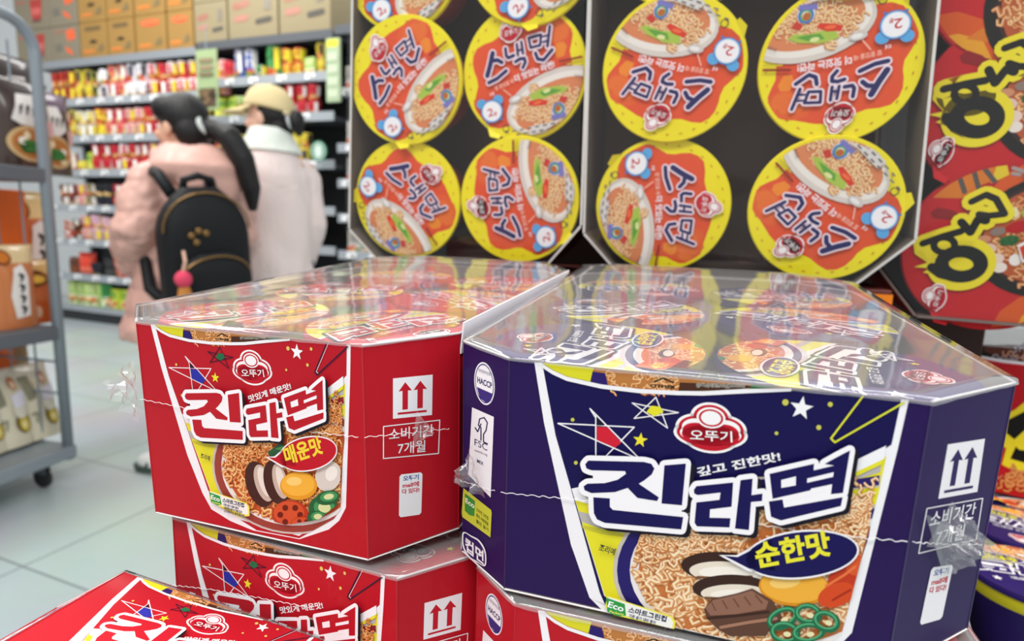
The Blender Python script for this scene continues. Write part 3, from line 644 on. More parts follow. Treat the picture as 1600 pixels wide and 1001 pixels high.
def lid_fire():
    """red lid: big brush letter in black on yellow, black bowl; traced in the zoomed frame of the lower red lid"""
    a = Art(eps=4e-5); n = 64
    circ = [(math.cos(2 * math.pi * k / n), math.sin(2 * math.pi * k / n)) for k in range(n)]
    a.faces([circ], 'C41A22'); a.set_clip([(.97 * x, .97 * y) for x, y in circ])
    z = lambda x, y: ((x - 670) / 610, (560 - y) / 395); Z = lambda L: [z(*p) for p in L]
    a.poly(Z([(700, 1000), (760, 860), (900, 760), (1400, 700), (1400, 1000)]), 'D9581C'); a.poly(Z([(860, 1000), (900, 880), (1000, 800), (1400, 760), (1400, 1000)]), 'E8A024')
    a.poly(Z([(210, 250), (330, 190), (480, 165), (590, 150), (640, 220), (480, 270), (420, 330), (200, 330)]), 'DC7A22'); a.poly(Z([(560, 150), (600, 150), (640, 220), (580, 245), (540, 260)]), 'E6C92A')
    for p in (((480, 190), (560, 250)), ((420, 200), (470, 280)), ((340, 230), (390, 300))): a.stroke(Z(p), .05, '5A5450')
    for p in (((655, 190), (760, 215)), ((660, 215), (700, 220))): a.stroke(Z(p), .04, 'A89A96')
    a.poly(Z([(200, 400), (240, 375), (330, 385), (390, 405), (330, 430), (230, 425)]), '8E1418')
    a.ell(*z(960, 500), .78, .72, '16130F'); a.ell(*z(960, 490), .70, .62, '3A2018'); a.ell(*z(960, 490), .66, .58, 'B8562C')
    noodles(a, *z(930, 500), .52, .46, 70, .05, [('B9622E', 'E9B27C'), ('A8481E', 'DE9458'), ('C9763B', 'F0C690')], 6, .04)
    for x, y, rx, ry, c in ((600, 565, .09, .07, 'E6C4B4'), (660, 610, .09, .07, 'EBD2C4'), (700, 650, .07, .06, 'F0E2D8'), (780, 610, .06, .07, 'F2ECE6'), (640, 480, .08, .05, '8E7A70'), (770, 455, .15, .07, 'B8141A'), (720, 520, .1, .06, '2E6A34'), (820, 385, .1, .09, '9CC24A'), (830, 395, .06, .05, 'DCE6A8'), (720, 390, .03, .06, 'E6E2B0'), (560, 520, .08, .05, 'D0906A')): a.ell(*z(x, y), rx, ry, c, 15)
    for k in range(8): a.stroke(Z([(660 + k * 16, 500 + (k % 3) * 22), (690 + k * 12, 540 - (k % 2) * 14)]), .012, '1E5A2C')
    for x, y in ((735, 225), (760, 250), (800, 235), (790, 275), (820, 300), (780, 305)): a.stroke(Z([(x, y), (x + 40, y - 12)]), .06, '6E6A68')
    W = [([(440, 345), (520, 312), (585, 330), (655, 398), (560, 408), (500, 402)], 36), ([(552, 432), (500, 425), (470, 488), (400, 440)], 42), ([(182, 548), (300, 512), (410, 484)], 40)]
    Yl, K = 'EFDD2A', '14120F'
    l = a.lay
    for L, w in W: a.lay = l; a.stroke(Z(L), (w + 62) / 480, Yl)
    a.lay = l; a.ell(*z(330, 560), .30, .22, Yl); a.lay = l; a.ell(*z(450, 640), .36, .33, Yl)
    a.lay = l; a.poly(Z([(130, 575), (200, 590), (260, 650), (330, 720), (450, 740), (300, 700), (215, 690), (255, 668), (150, 665), (235, 640), (140, 600)]), Yl)
    a.lay = l + 1
    for L, w in W: a.lay = l + 1; a.stroke(Z(L), w / 480, K)
    a.lay = l + 1; a.ring(*z(320, 552), .11, .09, .075, K, -10); a.lay = l + 1; a.ring(*z(450, 640), .205, .155, .15, K, -5); a.lay = l + 1; a.stroke(Z([(268, 662), (330, 692), (420, 705)]), .11, K); a.lay = l + 2
    emblem(a, lambda x, y: z(322 + 78 * (.25 * x + 1.15 * y), 812 + 72 * (-x + .25 * y))); a.lay += 1
    a.poly(Z([(770, 540), (850, 500), (870, 520), (870, 610), (820, 620)]), 'F0EDE8'); a.poly(Z([(785, 550), (860, 512), (870, 600), (825, 608)]), 'D8381C')
    return a
LIDART = dict(mild=lid_jin('mild'), spicy=lid_jin('spicy'), snack=lid_snack(), fire=lid_fire())
LIDCOL = dict(mild=('2A1B62', 'DAD22A', '2A1B62'), spicy=('C01A2C', 'DAD22A', 'B01626'), snack=('F2E21C', 'E9D820', 'E2532A'), fire=('C41A22', 'C41A22', '1A1614'))
PROTO = {}
def cup_mesh(kind, R, H, detail=True):
    """returns an Empty at the cup's foot with cup_body and lid"""
    rim, band, low = LIDCOL[kind]
    e = thing('noodle_cup', 'noodle cup', 'cup')
    mb = MB(); k = R
    prof = [(.70 * k, 0), (.71 * k, .002), (.90 * k, H * .80), (.93 * k, H * .82), (.955 * k, H * .93), (.955 * k, H - .004)]
    mb.lathe(prof, ink(low), 56, mats=[mat('E9E6E2', .6), ink(low), ink(low), ink(band), ink(band), ink(band)])
    # yellow sleeve print: steam lines and a bowl picture wrapped round the wall
    a = Art(eps=4e-5)
    for s0 in (-1.1, .9):
        a.poly([(s0, .02), (s0 + .9, .02), (s0 + .9, .13), (s0, .13)], 'B98A5C' if kind in ('mild', 'spicy') else 'E8A024'); a.set_clip([(s0, .02), (s0 + .9, .02), (s0 + .9, .13), (s0, .13)])
        noodles(a, s0 + .5, .07, .4, .06, 22, .05, [('C9763B', 'F3CE98'), ('B9642E', 'EBB97C')], 3, .03); a.poly([(s0, .0), (s0 + .12, .0), (s0 + .2, .13), (s0 + .05, .13)], rim); a.set_clip(None)
        if kind in ('mild', 'spicy'):
            a.lay += 1; a.text('OTHER', (s0 + .34, .105), (s0 + .52, .105), .075, '17140F', .03, up=(0, -1)); a.stroke([(s0 + .36, .045), (s0 + .43, .03), (s0 + .5, .045)], .012, '17140F'); a.lay += 1
            a.poly([(s0 + .56, .05), (s0 + .9, .05), (s0 + .9, .10), (s0 + .56, .10)], 'E9E2D2'); a.text('유형:유탕면/65g(280kcal)', (s0 + .57, .092), (s0 + .89, .092), .035, '17140F', .02, up=(0, -1))
    if detail:
        def wrap(x, y, h):
            t = x - math.pi / 2; r = .957 * k + h; return Vector((r * math.cos(t), r * math.sin(t), H - .005 - y * k))
        for it in a.it: pass
        a.emit(mb, wrap)
    mb.build('cup_body', e, shade=40)
    mb = MB(); zt = H
    mb.lathe([(.93 * k, zt - .0045), (.985 * k, zt - .0045), (1.0 * k, zt - .003), (1.0 * k, zt - .0012), (.985 * k, zt), (.965 * k, zt + .0003), (.94 * k, zt - .0002)], ink(rim), 64, cap=True)
    f = LIDART[kind]; sc = .985 * k
    f.emit(mb, lambda x, y, h: Vector((x * sc, y * sc, zt + .0005 + h)))
    tab = [Vector((k * .97 * math.cos(t), k * .97 * math.sin(t), zt + .0004)) for t in (R_(-128), R_(-120), R_(-112))]
    mb.prism([tab[0], tab[1] * 1.0, tab[2], tab[2] * 1.07 - Vector((0, 0, .003)), tab[1] * 1.1 - Vector((0, 0, .004))], Vector((0, 0, -.0003)), ink(rim))
    mb.build('lid', e, shade=40)
    return e
USED = {}
def place_cup(kind, R, H, M, label, group=None):
    k = (kind, R, H)
    if k not in PROTO:
        e = cup_mesh(kind, R, H); PROTO[k] = e; e.matrix_world = M; e['label'] = label
        if group: e['group'] = group
        SNAP[e.name] = list(e.children); return e
    return copy_tree(PROTO[k], label, M, group)
def fill_carton(F, kind, where, angs, rows=3):
    hgt = round(F.H - .0064, 5)
    spots, r = cup_spots(F, rows); R = r - .0004
    words = ['front left', 'front right', 'middle left', 'middle right', 'back left', 'back right']
    for i, (x, y) in enumerate(spots[:rows * 2]):
        M = F.M @ Matrix.Translation(F.L(x, y, -F.H + .0012)) @ Matrix.Rotation(R_(angs[i % len(angs)]), 4, 'Z')
        place_cup(kind, round(R, 5), hgt, M, f'{"purple-lidded" if kind == "mild" else "red-lidded"} noodle cup at the {words[i]} of the {where}', f'cups in the {where}')

# the wrapped cartons on the display
c = carton('noodle_cup_carton', 'purple film-wrapped carton of mild noodle cups, front right on the red carton', FP, 'mild', seed=2, rise=.007, group='film-wrapped cup cartons'); CP = c
fill_carton(FP, 'mild', 'large purple carton', (78, -112, 40, 150, 200, 20))
c = carton('noodle_cup_carton', 'upper red film-wrapped carton of spicy noodle cups, left of the purple one', FR, 'spicy', seed=5, rise=.007, group='film-wrapped cup cartons'); CR = c
fill_carton(FR, 'spicy', 'upper red carton', (60, -118, 30, 140, 200, 20))
c = carton('noodle_cup_carton', 'red film-wrapped noodle carton directly underneath the upper red carton', FL, 'spicy', seed=8, rise=0, group='film-wrapped cup cartons'); CL_ = c
fill_carton(FL, 'spicy', 'red carton under the red carton', (75, 195, 30, 140, 200, 20))
c = carton('noodle_cup_carton', 'red film-wrapped noodle carton supporting the purple carton, mostly hidden', FU, 'spicy', seed=9, rise=0, group='film-wrapped cup cartons'); CU_ = c
fill_carton(FU, 'spicy', 'red carton under the purple carton', (75, 195, 30, 140, 200, 20))
# the tipped carton at the bottom left corner, print facing up
T0 = cO + (Vector((-.2093, .3004, .8543)) - cO) * .885; exT = Vector((.9687, -.1799, -.1712)).normalized()
nT = Vector((.1845, .0599, .981)).normalized(); zT = exT.cross(-nT)   # local up (towards the lids) points away from the camera
FT = Frame(T0, exT, W=.1207 * .885, H=.0975, D=.27, lc=(.034, .03), rc=(.037, .034), Z=zT)
c = carton('noodle_cup_carton', 'red film-wrapped noodle carton tipped on its back at bottom left corner', FT, 'spicy', seed=12, rise=0, group='film-wrapped cup cartons'); CT_ = c

# tear seam and loose corners of the shrink film
def on_panel(F, i, x, y, h=.0012):                     # pixel -> carton-local point on wall i
    pl = F.plan(); a, b = F.M @ F.L(*pl[i], 0), F.M @ F.L(*pl[(i + 1) % 8], 0); X = (b - a).normalized(); n = X.cross(F.Z)
    q = onpl(x, y, a, n) + n * h; return F.M.inverted() @ q
def seam(F, par, runs, seed):
    mb = MB()
    for i, pts in runs:
        P = [on_panel(F, i, *p) for p in pts]; Q = []
        for a, b in zip(P, P[1:]):
            n_ = max(2, int((b - a).length / .0009))
            for k in range(n_):
                p = a.lerp(b, k / n_); p.z += .00028 * math.sin(len(Q) * 1.3 + seed) + .0003 * noise.noise(p * 700); Q.append(p)
        mb.tube(Q + [P[-1]], .00014, SEAM, 5)
    mb.build('film_seam', par)
seam(FP, CP, [(7, [(722, 749), (770, 764), (777, 765)]), (0, [(784, 767), (890, 777), (960, 784), (1050, 795), (1130, 806), (1190, 817), (1260, 828), (1340, 836), (1416, 843)]), (1, [(1420, 844), (1470, 847), (1528, 848)])], 1)
seam(FR, CR, [(0, [(222, 622), (300, 637), (400, 653), (480, 672), (562, 681)]), (1, [(568, 681), (620, 677), (700, 668)])], 4)
seam(FL, CL_, [(0, [(272, 912), (330, 918), (400, 930), (480, 945)])], 6)
lp = lambda F, i, x, y, h: on_panel(F, i, x, y, h)
flap(FP, [lp(FP, 1, 1436, 798, .002), lp(FP, 1, 1465, 895, .002), lp(FP, 1, 1533, 849, .006)], 1, CP)
flap(FP, [lp(FP, 1, 1480, 780, .0015), lp(FP, 1, 1440, 850, .0015), lp(FP, 1, 1534, 847, .006)], 5, CP)
flap(FP, [lp(FP, 7, 748, 690, .003), lp(FP, 7, 764, 776, .002), lp(FP, 7, 721, 747, .005)], 2, CP)
flap(FR, [lp(FR, 7, 214, 560, .001), lp(FR, 7, 222, 660, .001), lp(FR, 7, 214, 600, .012)], 3, CR)
flap(FR, [lp(FR, 1, 648, 640, .002), lp(FR, 1, 640, 700, .002), lp(FR, 1, 668, 668, .006)], 7, CR)
# white inner flap standing up along the right side of the upper red carton
pl = FR.plan(); mb = MB()
a_, b_ = Vector(FR.L(*pl[2], .0004)), Vector(FR.L(*pl[3], .0004)); dx = Vector((.002, 0, .006))
mb.prism([a_ + Vector((0, 0, -.010)), b_ + Vector((0, 0, -.010)), b_ + dx, a_ + dx * .8], Vector((.0008, 0, 0)), mat('EDEBF2', .5)); mb.build('side_flap', CR)

# ------------------------------------------------------------------ upright yellow cartons with the lids facing the aisle
PC = Vector((.0711, .58, 1.1353)); PN = Vector((-.2895, -.9519, -.1003)).normalized()
PX = Vector((-PN.y, PN.x, 0)).normalized() * 1.0; PX = Vector((0, 0, 1)).cross(PN).normalized(); PU = PN.cross(PX)
LID_R = .0625; LID_H = .075
def upM(p, rot, off=0.0): 
    X = PX * math.cos(R_(rot)) + PU * math.sin(R_(rot)); Yv = PN.cross(X)
    M = Matrix((X, Yv, PN)).transposed().to_4x4(); M.translation = p - PN * (LID_H + off); return M
SN = [('left', [(633, 127, 24, 'middle left'), (816, 114, 0, 'middle right'), (632, 313, -65, 'bottom left'), (810, 313, 83, 'bottom right'), (622, -60, 15, 'top left, mostly cut off,'), (828, -75, 30, 'top right, mostly cut off,')]),
      ('right', [(1051, 108, 148, 'middle left'), (1312, 100, 170, 'middle right'), (1033, 322, 256, 'bottom left'), (1288, 327, 126, 'bottom right'), (1072, -115, 60, 'top left, out of view,'), (1345, -140, 100, 'top right, out of view,')])]
for side, L in SN:
    for q_, (x, y, r, wd) in enumerate(L):
        place_cup('snack', LID_R, LID_H, upM(onpl(x, y, PC, PN), r, (0, .005, .005, 0, .005, 0)[q_]), f'yellow and orange round lid noodle cup, {wd} in {side} upright carton', None)
def upright_carton(label, out, bez, depth=.105, plane=(PC, PN), fm=None, wall='6E655C', edge='D9D6D2'):
    """bez: mouth outline in pixels, walls run back from it"""
    P0, n = plane; pts = [onpl(x, y, P0 + n * .004, n) for x, y in bez]
    o = sum(pts, Vector()) / len(pts); o = min(pts, key=lambda p: p.z).copy()
    t = thing('upright_cup_carton', label, 'carton', 'upright cup cartons', loc=tuple(o))
    wi = mat(wall, .75); wo = mat(out, .6); ed = mat(edge, .6)
    names = dict(); N = len(pts); cen = sum(pts, Vector()) / N
    for i in range(N):
        a, b = pts[i], pts[(i + 1) % N]; e = (b - a).normalized(); inn = n.cross(e); 
        if inn.dot(cen - a) < 0: inn = -inn
        mb = MB(); th = .0022; q = [a - o, b - o, b - o - n * depth, a - o - n * depth]
        mb.prism(q, -inn * th, wi, wo)
        mb.prism([q[0] + n * .0004, q[1] + n * .0004, q[1] + n * .0004 - inn * th, q[0] + n * .0004 - inn * th], -n * .0006, ed)
        mb.build('wall_panel', t)
    mb = MB(); mb.prism([p - o - n * depth for p in pts], -n * .002, mat('54402F', .8)); mb.build('back_panel', t)
    # shrink film stretched over the mouth
    e1 = PX; e2 = n.cross(PX); uv = [((p - cen).dot(e1), (p - cen).dot(e2)) for p in pts]; vs = []; fs = []; idx = {}
    ar = sum(uv[i][0] * uv[(i + 1) % N][1] - uv[(i + 1) % N][0] * uv[i][1] for i in range(N)); uv = uv if ar > 0 else uv[::-1]; g = .008
    x0, x1, y0, y1 = min(p[0] for p in uv), max(p[0] for p in uv), min(p[1] for p in uv), max(p[1] for p in uv)
    for i in range(int((x1 - x0) / g) + 1):
        for j in range(int((y1 - y0) / g) + 1):
            c = clip_poly([(x0 + i * g, y0 + j * g), (x0 + i * g + g, y0 + j * g), (x0 + i * g + g, y0 + j * g + g), (x0 + i * g, y0 + j * g + g)], uv); f = []
            for x, y in c:
                k = (round(x, 5), round(y, 5))
                if k not in idx: idx[k] = len(vs); vs.append(cen - o + e1 * x + e2 * y + n * (.0095 + .0018 * noise.noise(Vector((x * 18, y * 18, cen.x * 9)))))
                if idx[k] not in f: f.append(idx[k])
            if len(f) > 2: fs.append(tuple(f))
    mesh_obj('front_film', vs, fs, FILM_FRONT, t, smooth=True)
    return t
upright_carton('left upright carton holding six yellow-lidded snack noodle cups, open side forward', '4A201A', [(555, -205), (547, 357), (590, 404), (853, 413), (906, 352), (926, -240)])
upright_carton('right upright carton holding six yellow-lidded snack noodle cups, open side forward', '5A2418', [(932, -270), (914, 364), (966, 424), (1336, 442), (1428, 374), (1496, -318)])
# third upright carton: red bowls, set a little further back on the right
PC2 = onpl(1545, 400, PC - PN * .035, PN)
f3 = [(1560, 388, 0, 'bottom left'), (1592, 165, -12, 'middle left'), (1618, -55, -68, 'topmost')]
R3 = .0735
def upM2(p, rot):
    M = upM(p, rot); return M
for x, y, r, wd in f3:
    p = onpl(x, y, PC2, PN); place_cup('fire', R3, LID_H, upM(p, r), f'red noodle bowl with black brush lettering, {wd}, in red upright carton', None)
upright_carton('upright carton of red noodle bowls at the right edge, beside the yellow ones', '7A1A18', [(1398, -260), (1362, 400), (1432, 492), (1700, 515), (1760, 430), (1800, -300)], plane=(PC2, PN), wall='5A4038', edge='7A6A64')

# supports behind: wide flat cartons the upright ones stand on
def flat_carton(label, M, sx, sy, sz, col, stripe):
    t = thing('flat_carton', label, 'carton', 'flat cartons under the uprights', M=M)
    mb = MB(); mb.bbox((-sx / 2, 0, 0), (sx / 2, sy, sz), mat(col, .55), .0015); mb.build('carton_body', t)
    mb = MB(); mb.box((-sx / 2 - .0006, -.0006, sz - .022), (-sx / 2 + .045, .05, sz - .004), ink(stripe)); mb.build('corner_print', t)
    mb = MB(); mb.box((sx / 2 - .045, -.0006, sz - .022), (sx / 2 + .0006, .05, sz - .004), ink(stripe)); mb.build('corner_print', t)
    return t
yaw = math.atan2(PX.y, PX.x)
def baseM(p): return Matrix.Translation(p) @ Matrix.Rotation(yaw, 4, 'Z')
for lab, xs in (('dark red flat carton carrying the left yellow upright carton', (590, 853)), ('dark red flat carton carrying the right yellow upright carton', (966, 1336))):
    a_, b_ = onpl(xs[0], 404 if xs[0] < 700 else 424, PC, PN), onpl(xs[1], 413 if xs[0] < 700 else 442, PC, PN); mdl = (a_ + b_) / 2
    zt = min(a_.z, b_.z) - .0035; wd = (b_ - a_).length
    mdl.z = .80
    Yd = Vector((-PX.y, PX.x, 0)); flat_carton(lab, baseM(mdl + Yd * (.004)), wd + .062, .13, zt - .80, '5E1E16', 'E8801C')
# right-hand carton of red bowls lying flat
zf = .945
A5 = onz(1448, 532, zf); B5 = A5 + Vector((math.cos(R_(-18)), math.sin(R_(-18)), 0)) * .2
F5 = Frame(A5, B5 - A5, 0, W=.235, H=.128, D=.18, lc=(.05, .045), rc=(.05, .045))
t5 = carton('noodle_bowl_carton', 'red carton of noodle bowls lying flat at right edge behind the purple carton', F5, 'none', film=True, rise=.0, seed=15, art=False)

# ------------------------------------------------------------------ right-hand goods
def emit_front(F, a, parent, name):                   # extra print laid on a carton front (drawn in traced pixels)
    mb = MB(); a.emit(mb, lambda x, y, h: F.L(x * F.W, -h, -y * F.W)); return mb.build(name, parent)
a = Art(F5.px, eps=6e-5)
a.poly([(1440, 525), (1700, 585), (1700, 800), (1430, 740)], 'B9151F')
a.poly([(1450, 536), (1520, 552), (1560, 557), (1700, 572), (1700, 585), (1440, 527)], 'E0C832')
a.ell(1610, 556, 92, 15, '17120F', 6); a.ell(1612, 553, 76, 11, '5A2C1C', 6)
noodles(a, 1600, 552, 55, 6, 16, 6, [('8A4A30', 'C99A80'), ('6A5A60', 'A8A0A8')], 2, 3)
a.poly([(1505, 549), (1530, 555), (1570, 562), (1700, 576), (1700, 581), (1565, 566), (1528, 559), (1500, 553)], 'F1EDF0')
a.poly([(1500, 553), (1528, 559), (1565, 566), (1700, 581), (1700, 790), (1500, 740)], 'BE1620')
Yl, K = 'EFDD2A', '14120F'
a.poly([(1560, 650), (1585, 640), (1600, 628), (1660, 620), (1700, 640), (1700, 745), (1640, 745), (1590, 738), (1565, 725), (1572, 700), (1558, 690), (1570, 672)], Yl)
a.poly([(1575, 655), (1605, 640), (1680, 630), (1690, 730), (1620, 728), (1578, 716), (1590, 690), (1572, 676)], K)
a.poly([(1580, 690), (1600, 672), (1640, 664), (1650, 690), (1610, 704), (1592, 702)], Yl)
a.lay += 1; noodles(a, 1610, 745, 60, 9, 30, 7, [('B5501F', 'E5A562'), ('8E2A1A', 'D8805A')], 4, 4)
emit_front(F5, a, t5, 'front_print')
for i, (x, y) in enumerate(((.055, .060), (.145, .060))):
    place_cup('fire', .044, .095, F5.M @ Matrix.Translation(F5.L(x, y, -F5.H + .002)) @ Matrix.Rotation(2.2 + i, 4, 'Z'), f'red round noodle bowl under film in the flat red carton, {("left", "right")[i]} of two', 'bowls in the flat red carton')
ZB = .79
X6 = Vector((math.cos(R_(-36)), math.sin(R_(-36)), 0)); A6 = onz(1628, 884, ZB) - X6 * .055 - Vector((-X6.y, X6.x, 0)) * .055
F6 = Frame(A6 + X6 * .03, X6, 0, W=.14, H=.098, D=.315, lc=(.03, .03), rc=(.037, .034))
t6 = thing('open_cup_carton', 'opened purple carton of noodle cups at bottom right corner, no film', 'carton', M=F6.M)
pl = F6.plan()
for i in (7, 0, 1, 2, 3, 4, 5, 6):
    a_, b_ = Vector(pl[i]), Vector(pl[(i + 1) % 8]); n = Vector((b_.y - a_.y, -(b_.x - a_.x))).normalized(); drop = .085 if i in (0, 1) else .0; a7 = (-.02, -.058, -.085) if i == 7 else None
    P = lambda p, z, h=0: F6.L(p.x + n.x * h, p.y + n.y * h, z)
    mb = MB(); q = [P(a_, a7[0] if a7 else -drop), P(a_.lerp(b_, .5), a7[1] if a7 else -drop), P(b_, a7[2] if a7 else -drop), P(b_, -F6.H), P(a_, -F6.H)]
    mb.prism(q, P(a_, 0, -.0008) - P(a_, 0), ink('46204F' if i == 7 else '33206B'), CARD_IN)
    mb.tube([p + Vector((0, 0, .0003)) for p in q[:3]], .0007, CARD_EDGE, 6)
    mb.build({0: 'front_panel', 4: 'back_panel', 2: 'side_panel', 6: 'side_panel'}.get(i, 'corner_panel'), t6)
mb = MB(); mb.prism([F6.L(x, y, -F6.H) for x, y in pl], Vector((0, 0, .0008)), CARD_IN); mb.build('bottom_panel', t6)
sp, r6 = cup_spots(F6, 3)
for i, (x, y) in enumerate(sp):
    place_cup('mild', round(r6 - .0004, 5), .087, F6.M @ Matrix.Translation(F6.L(x, y, -F6.H + .0012)) @ Matrix.Rotation(R_((188, 20, 165, 70, 10, 200)[i]), 4, 'Z'),
              f'purple-lidded noodle cup, {("nearest", "nearest right", "second", "second right", "rear", "rear right")[i]} in the open carton at bottom right', 'cups in the open carton')
# stepped display plinth carrying the stacks
t = thing('display_plinth', 'grey stepped display plinth under the stacked cartons, hidden below the frame', 'plinth', loc=(.1, .5, 0))
pm = mat('6E7276', .6)
def step(name, cx, cy, sx, sy, z, rz=-18):
    mb = MB(); M = Matrix.Translation(Vector((cx - .1, cy - .5, 0))) @ Matrix.Rotation(R_(rz), 4, 'Z'); mb.box((-sx / 2, -sy / 2, 0), (sx / 2, sy / 2, z), pm, M); return mb.build(name, t)
def ctr(F): return F.M.translation
step('plinth_step', ctr(FL).x + .0, ctr(FL).y, .17, .28, ctr(FL).z - .0005)
step('plinth_step', ctr(FU).x + .01, ctr(FU).y, .17, .29, ctr(FU).z - .0005)
step('plinth_step', ctr(F6).x, ctr(F6).y, .18, .29, ctr(F6).z - .0005, -36)
step('plinth_step', ctr(F5).x + .045, ctr(F5).y + .075, .20, .06, ctr(F5).z - .0005)
step('plinth_step', .09, .715, .60, .20, .7995)
cT = FT.M.translation
step('plinth_step', -.13, .18, .13, .12, .50)
# goods behind the upright cartons close the display towards the back
def back_carton(label, cx, w_, z0, z1, off):
    p = PC + PX * cx; n2 = Vector((PN.x, PN.y, 0)).normalized(); p = p - n2 * off
    p.z = z0; t = thing('brown_carton', label, 'carton', 'dark brown cartons behind the uprights', M=baseM(p))
    mb = MB(); mb.bbox((-w_ / 2, 0, 0), (w_ / 2, .22, z1 - z0), mat('35201A', .75), .002); mb.build('carton_body', t)
    mb = MB(); mb.box((-w_ / 2 + .02, -.0006, (z1 - z0) * .3), (-w_ / 2 + .07, 0, (z1 - z0) * .7), mat('6A2A22', .7)); mb.build('carton_print', t)
for i, (cx, lab) in enumerate(((-.03, 'left'), (.26, 'right'))):
    back_carton(f'dark brown carton standing behind the upright cartons, {lab} of two', cx, .28, .80, 1.36, .16)

# ------------------------------------------------------------------ the store: floor, wall, shelving along the aisle
def floor_mat():
    m = bpy.data.materials.new('floor_tiles'); m.use_nodes = True; nt = m.node_tree; b = nt.nodes['Principled BSDF']; N = nt.nodes.new; L = nt.links.new
    tc = N('ShaderNodeTexCoord'); mp = N('ShaderNodeMapping'); mp.inputs['Rotation'].default_value = (0, 0, R_(21)); mp.inputs['Location'].default_value = (.12, .2, 0)
    br = N('ShaderNodeTexBrick'); br.offset = 0; br.inputs['Scale'].default_value = 1; br.inputs['Mortar Size'].default_value = .004; br.inputs['Brick Width'].default_value = .6; br.inputs['Row Height'].default_value = .6
    br.inputs['Color1'].default_value = rgb('BFCAC9'); br.inputs['Color2'].default_value = rgb('B9C5C5'); br.inputs['Mortar'].default_value = rgb('858E90')
    L(tc.outputs['Object'], mp.inputs[0]); L(mp.outputs[0], br.inputs['Vector'])
    nz = N('ShaderNodeTexNoise'); nz.inputs['Scale'].default_value = 1.7; nz.inputs['Detail'].default_value = 5; L(tc.outputs['Object'], nz.inputs['Vector'])
    mx = N('ShaderNodeMix'); mx.data_type = 'RGBA'; mx.blend_type = 'MULTIPLY'; mx.inputs[0].default_value = .35
    L(br.outputs['Color'], mx.inputs[6]); L(nz.outputs['Color'], mx.inputs[7]); L(mx.outputs[2], b.inputs['Base Color']); b.inputs['Roughness'].default_value = .28; return m
mb = MB(); mb.box((-9, -6, -.05), (8, 12, 0), floor_mat()); tag(mb.build('floor'), kind='structure')
GA = R_(-21); G0 = Vector((-4.45, 5.78, 0)); GX = Vector((math.cos(GA), math.sin(GA), 0)); GY = Vector((-GX.y, GX.x, 0))
GM = Matrix.Translation(G0) @ Matrix.Rotation(GA, 4, 'Z')
mb = MB(); mb.box((-6, 1.2, 0), (9, 1.3, 4.2), mat('D8DBDC', .7), GM); tag(mb.build('wall_back'), kind='structure')
STEEL = mat('8E949A', .4, metal=.3); DARK = mat('24262A', .6); LIP = mat('9AA0A6', .45); TAGW = mat('F2F3F4', .5)
ORD = ['first', 'second', 'third', 'fourth', 'fifth', 'sixth', 'seventh', 'eighth', 'ninth', 'tenth', 'eleventh', 'twelfth', 'thirteenth', 'fourteenth', 'fifteenth', 'sixteenth', 'seventeenth', 'eighteenth', 'nineteenth', 'twentieth']
tagmesh = None
def rack(label, s0, s1, levels, top, depth=.42):
    global tagmesh
    t = thing('shelf_rack', label, 'shelf', 'shelf racks along the aisle', M=GM @ Matrix.Translation((s0, 0, 0)))
    w = s1 - s0
    mb = MB(); mb.box((.02, depth, 0), (w - .02, depth + .03, top), DARK); mb.build('back_panel', t)
    for x in (.0, w - .04): mb = MB(); mb.box((x, depth - .06, 0), (x + .04, depth + .03, top + .02), STEEL); mb.build('post', t)
    mb = MB(); mb.box((.0, .03, 0), (w, depth, .10), DARK); mb.box((0, .0, .10), (w, depth, .15), LIP); mb.build('base_shelf', t)
    for z in levels:
        mb = MB(); mb.box((.005, .012, z - .045), (w - .005, depth, z - .02), mat('55595E', .5)); mb.box((.005, 0, z - .055), (w - .005, .012, z + .012), LIP); sh = mb.build('shelf_board', t)
        n = int(w / .24)
        for k in range(n):
            x = .06 + k * (w - .1) / n
            if tagmesh is None:
                mb = MB(); mb.box((0, -.004, -.022), (.085, 0, .022), TAGW); mb.box((.01, -.0045, .002), (.07, -.004, .008), mat('3A3A3E', .6)); mb.box((.04, -.0045, -.016), (.078, -.004, -.004), mat('3A3A3E', .6)); g = mb.build('price_tag', sh); tagmesh = g.data
            else: g = bpy.data.objects.new('price_tag', tagmesh); C.objects.link(g); g.parent = sh
            g.location = (x + .03 * math.sin(k * 5 + z * 9), 0, z - .02); g.rotation_euler = (R_(-8), 0, 0)
    mb = MB(); mb.box((0, .0, top - .05), (w, depth, top - .015), mat('3C4046', .5)); mb.box((0, -.008, top - .06), (w, .0, top + .005), STEEL if s0 < 1 else mat('4A4E54', .5)); mb.build('top_shelf', t)
    return t
LV_L = [2.065, 1.74, 1.435, 1.11, .79, .455]; LV_R = [2.145, 1.855, 1.50, 1.15, .845, .455]
rack('left section of long grey shelf rack, full of noodle cups, behind the puffer coat', -.1, 1.92, LV_L, 2.41)
rack('middle section of long grey shelf rack, behind the person in the cap', 1.94, 3.28, LV_R, 2.44)
rack('right end section of grey shelf rack, partly covered by the yellow carton', 3.30, 4.6, [2.02, 1.62, 1.36, 1.10, .82, .455], 2.46)
CUPM = {}
def blotch(a, seed, cx, cy, rx, ry, cols, n=14):
    rd = random.Random(seed)
    for i in range(n): a.ell(cx + rd.uniform(-rx, rx), cy + rd.uniform(-ry, ry), rd.uniform(.15, .35) * rx * 2, rd.uniform(.12, .3) * ry * 2, rd.choice(cols), n=10)
FOOD = ['E8B878', 'C9763B', 'D84A2A', 'F0DCA8', '6A8A3A', 'B5501F']
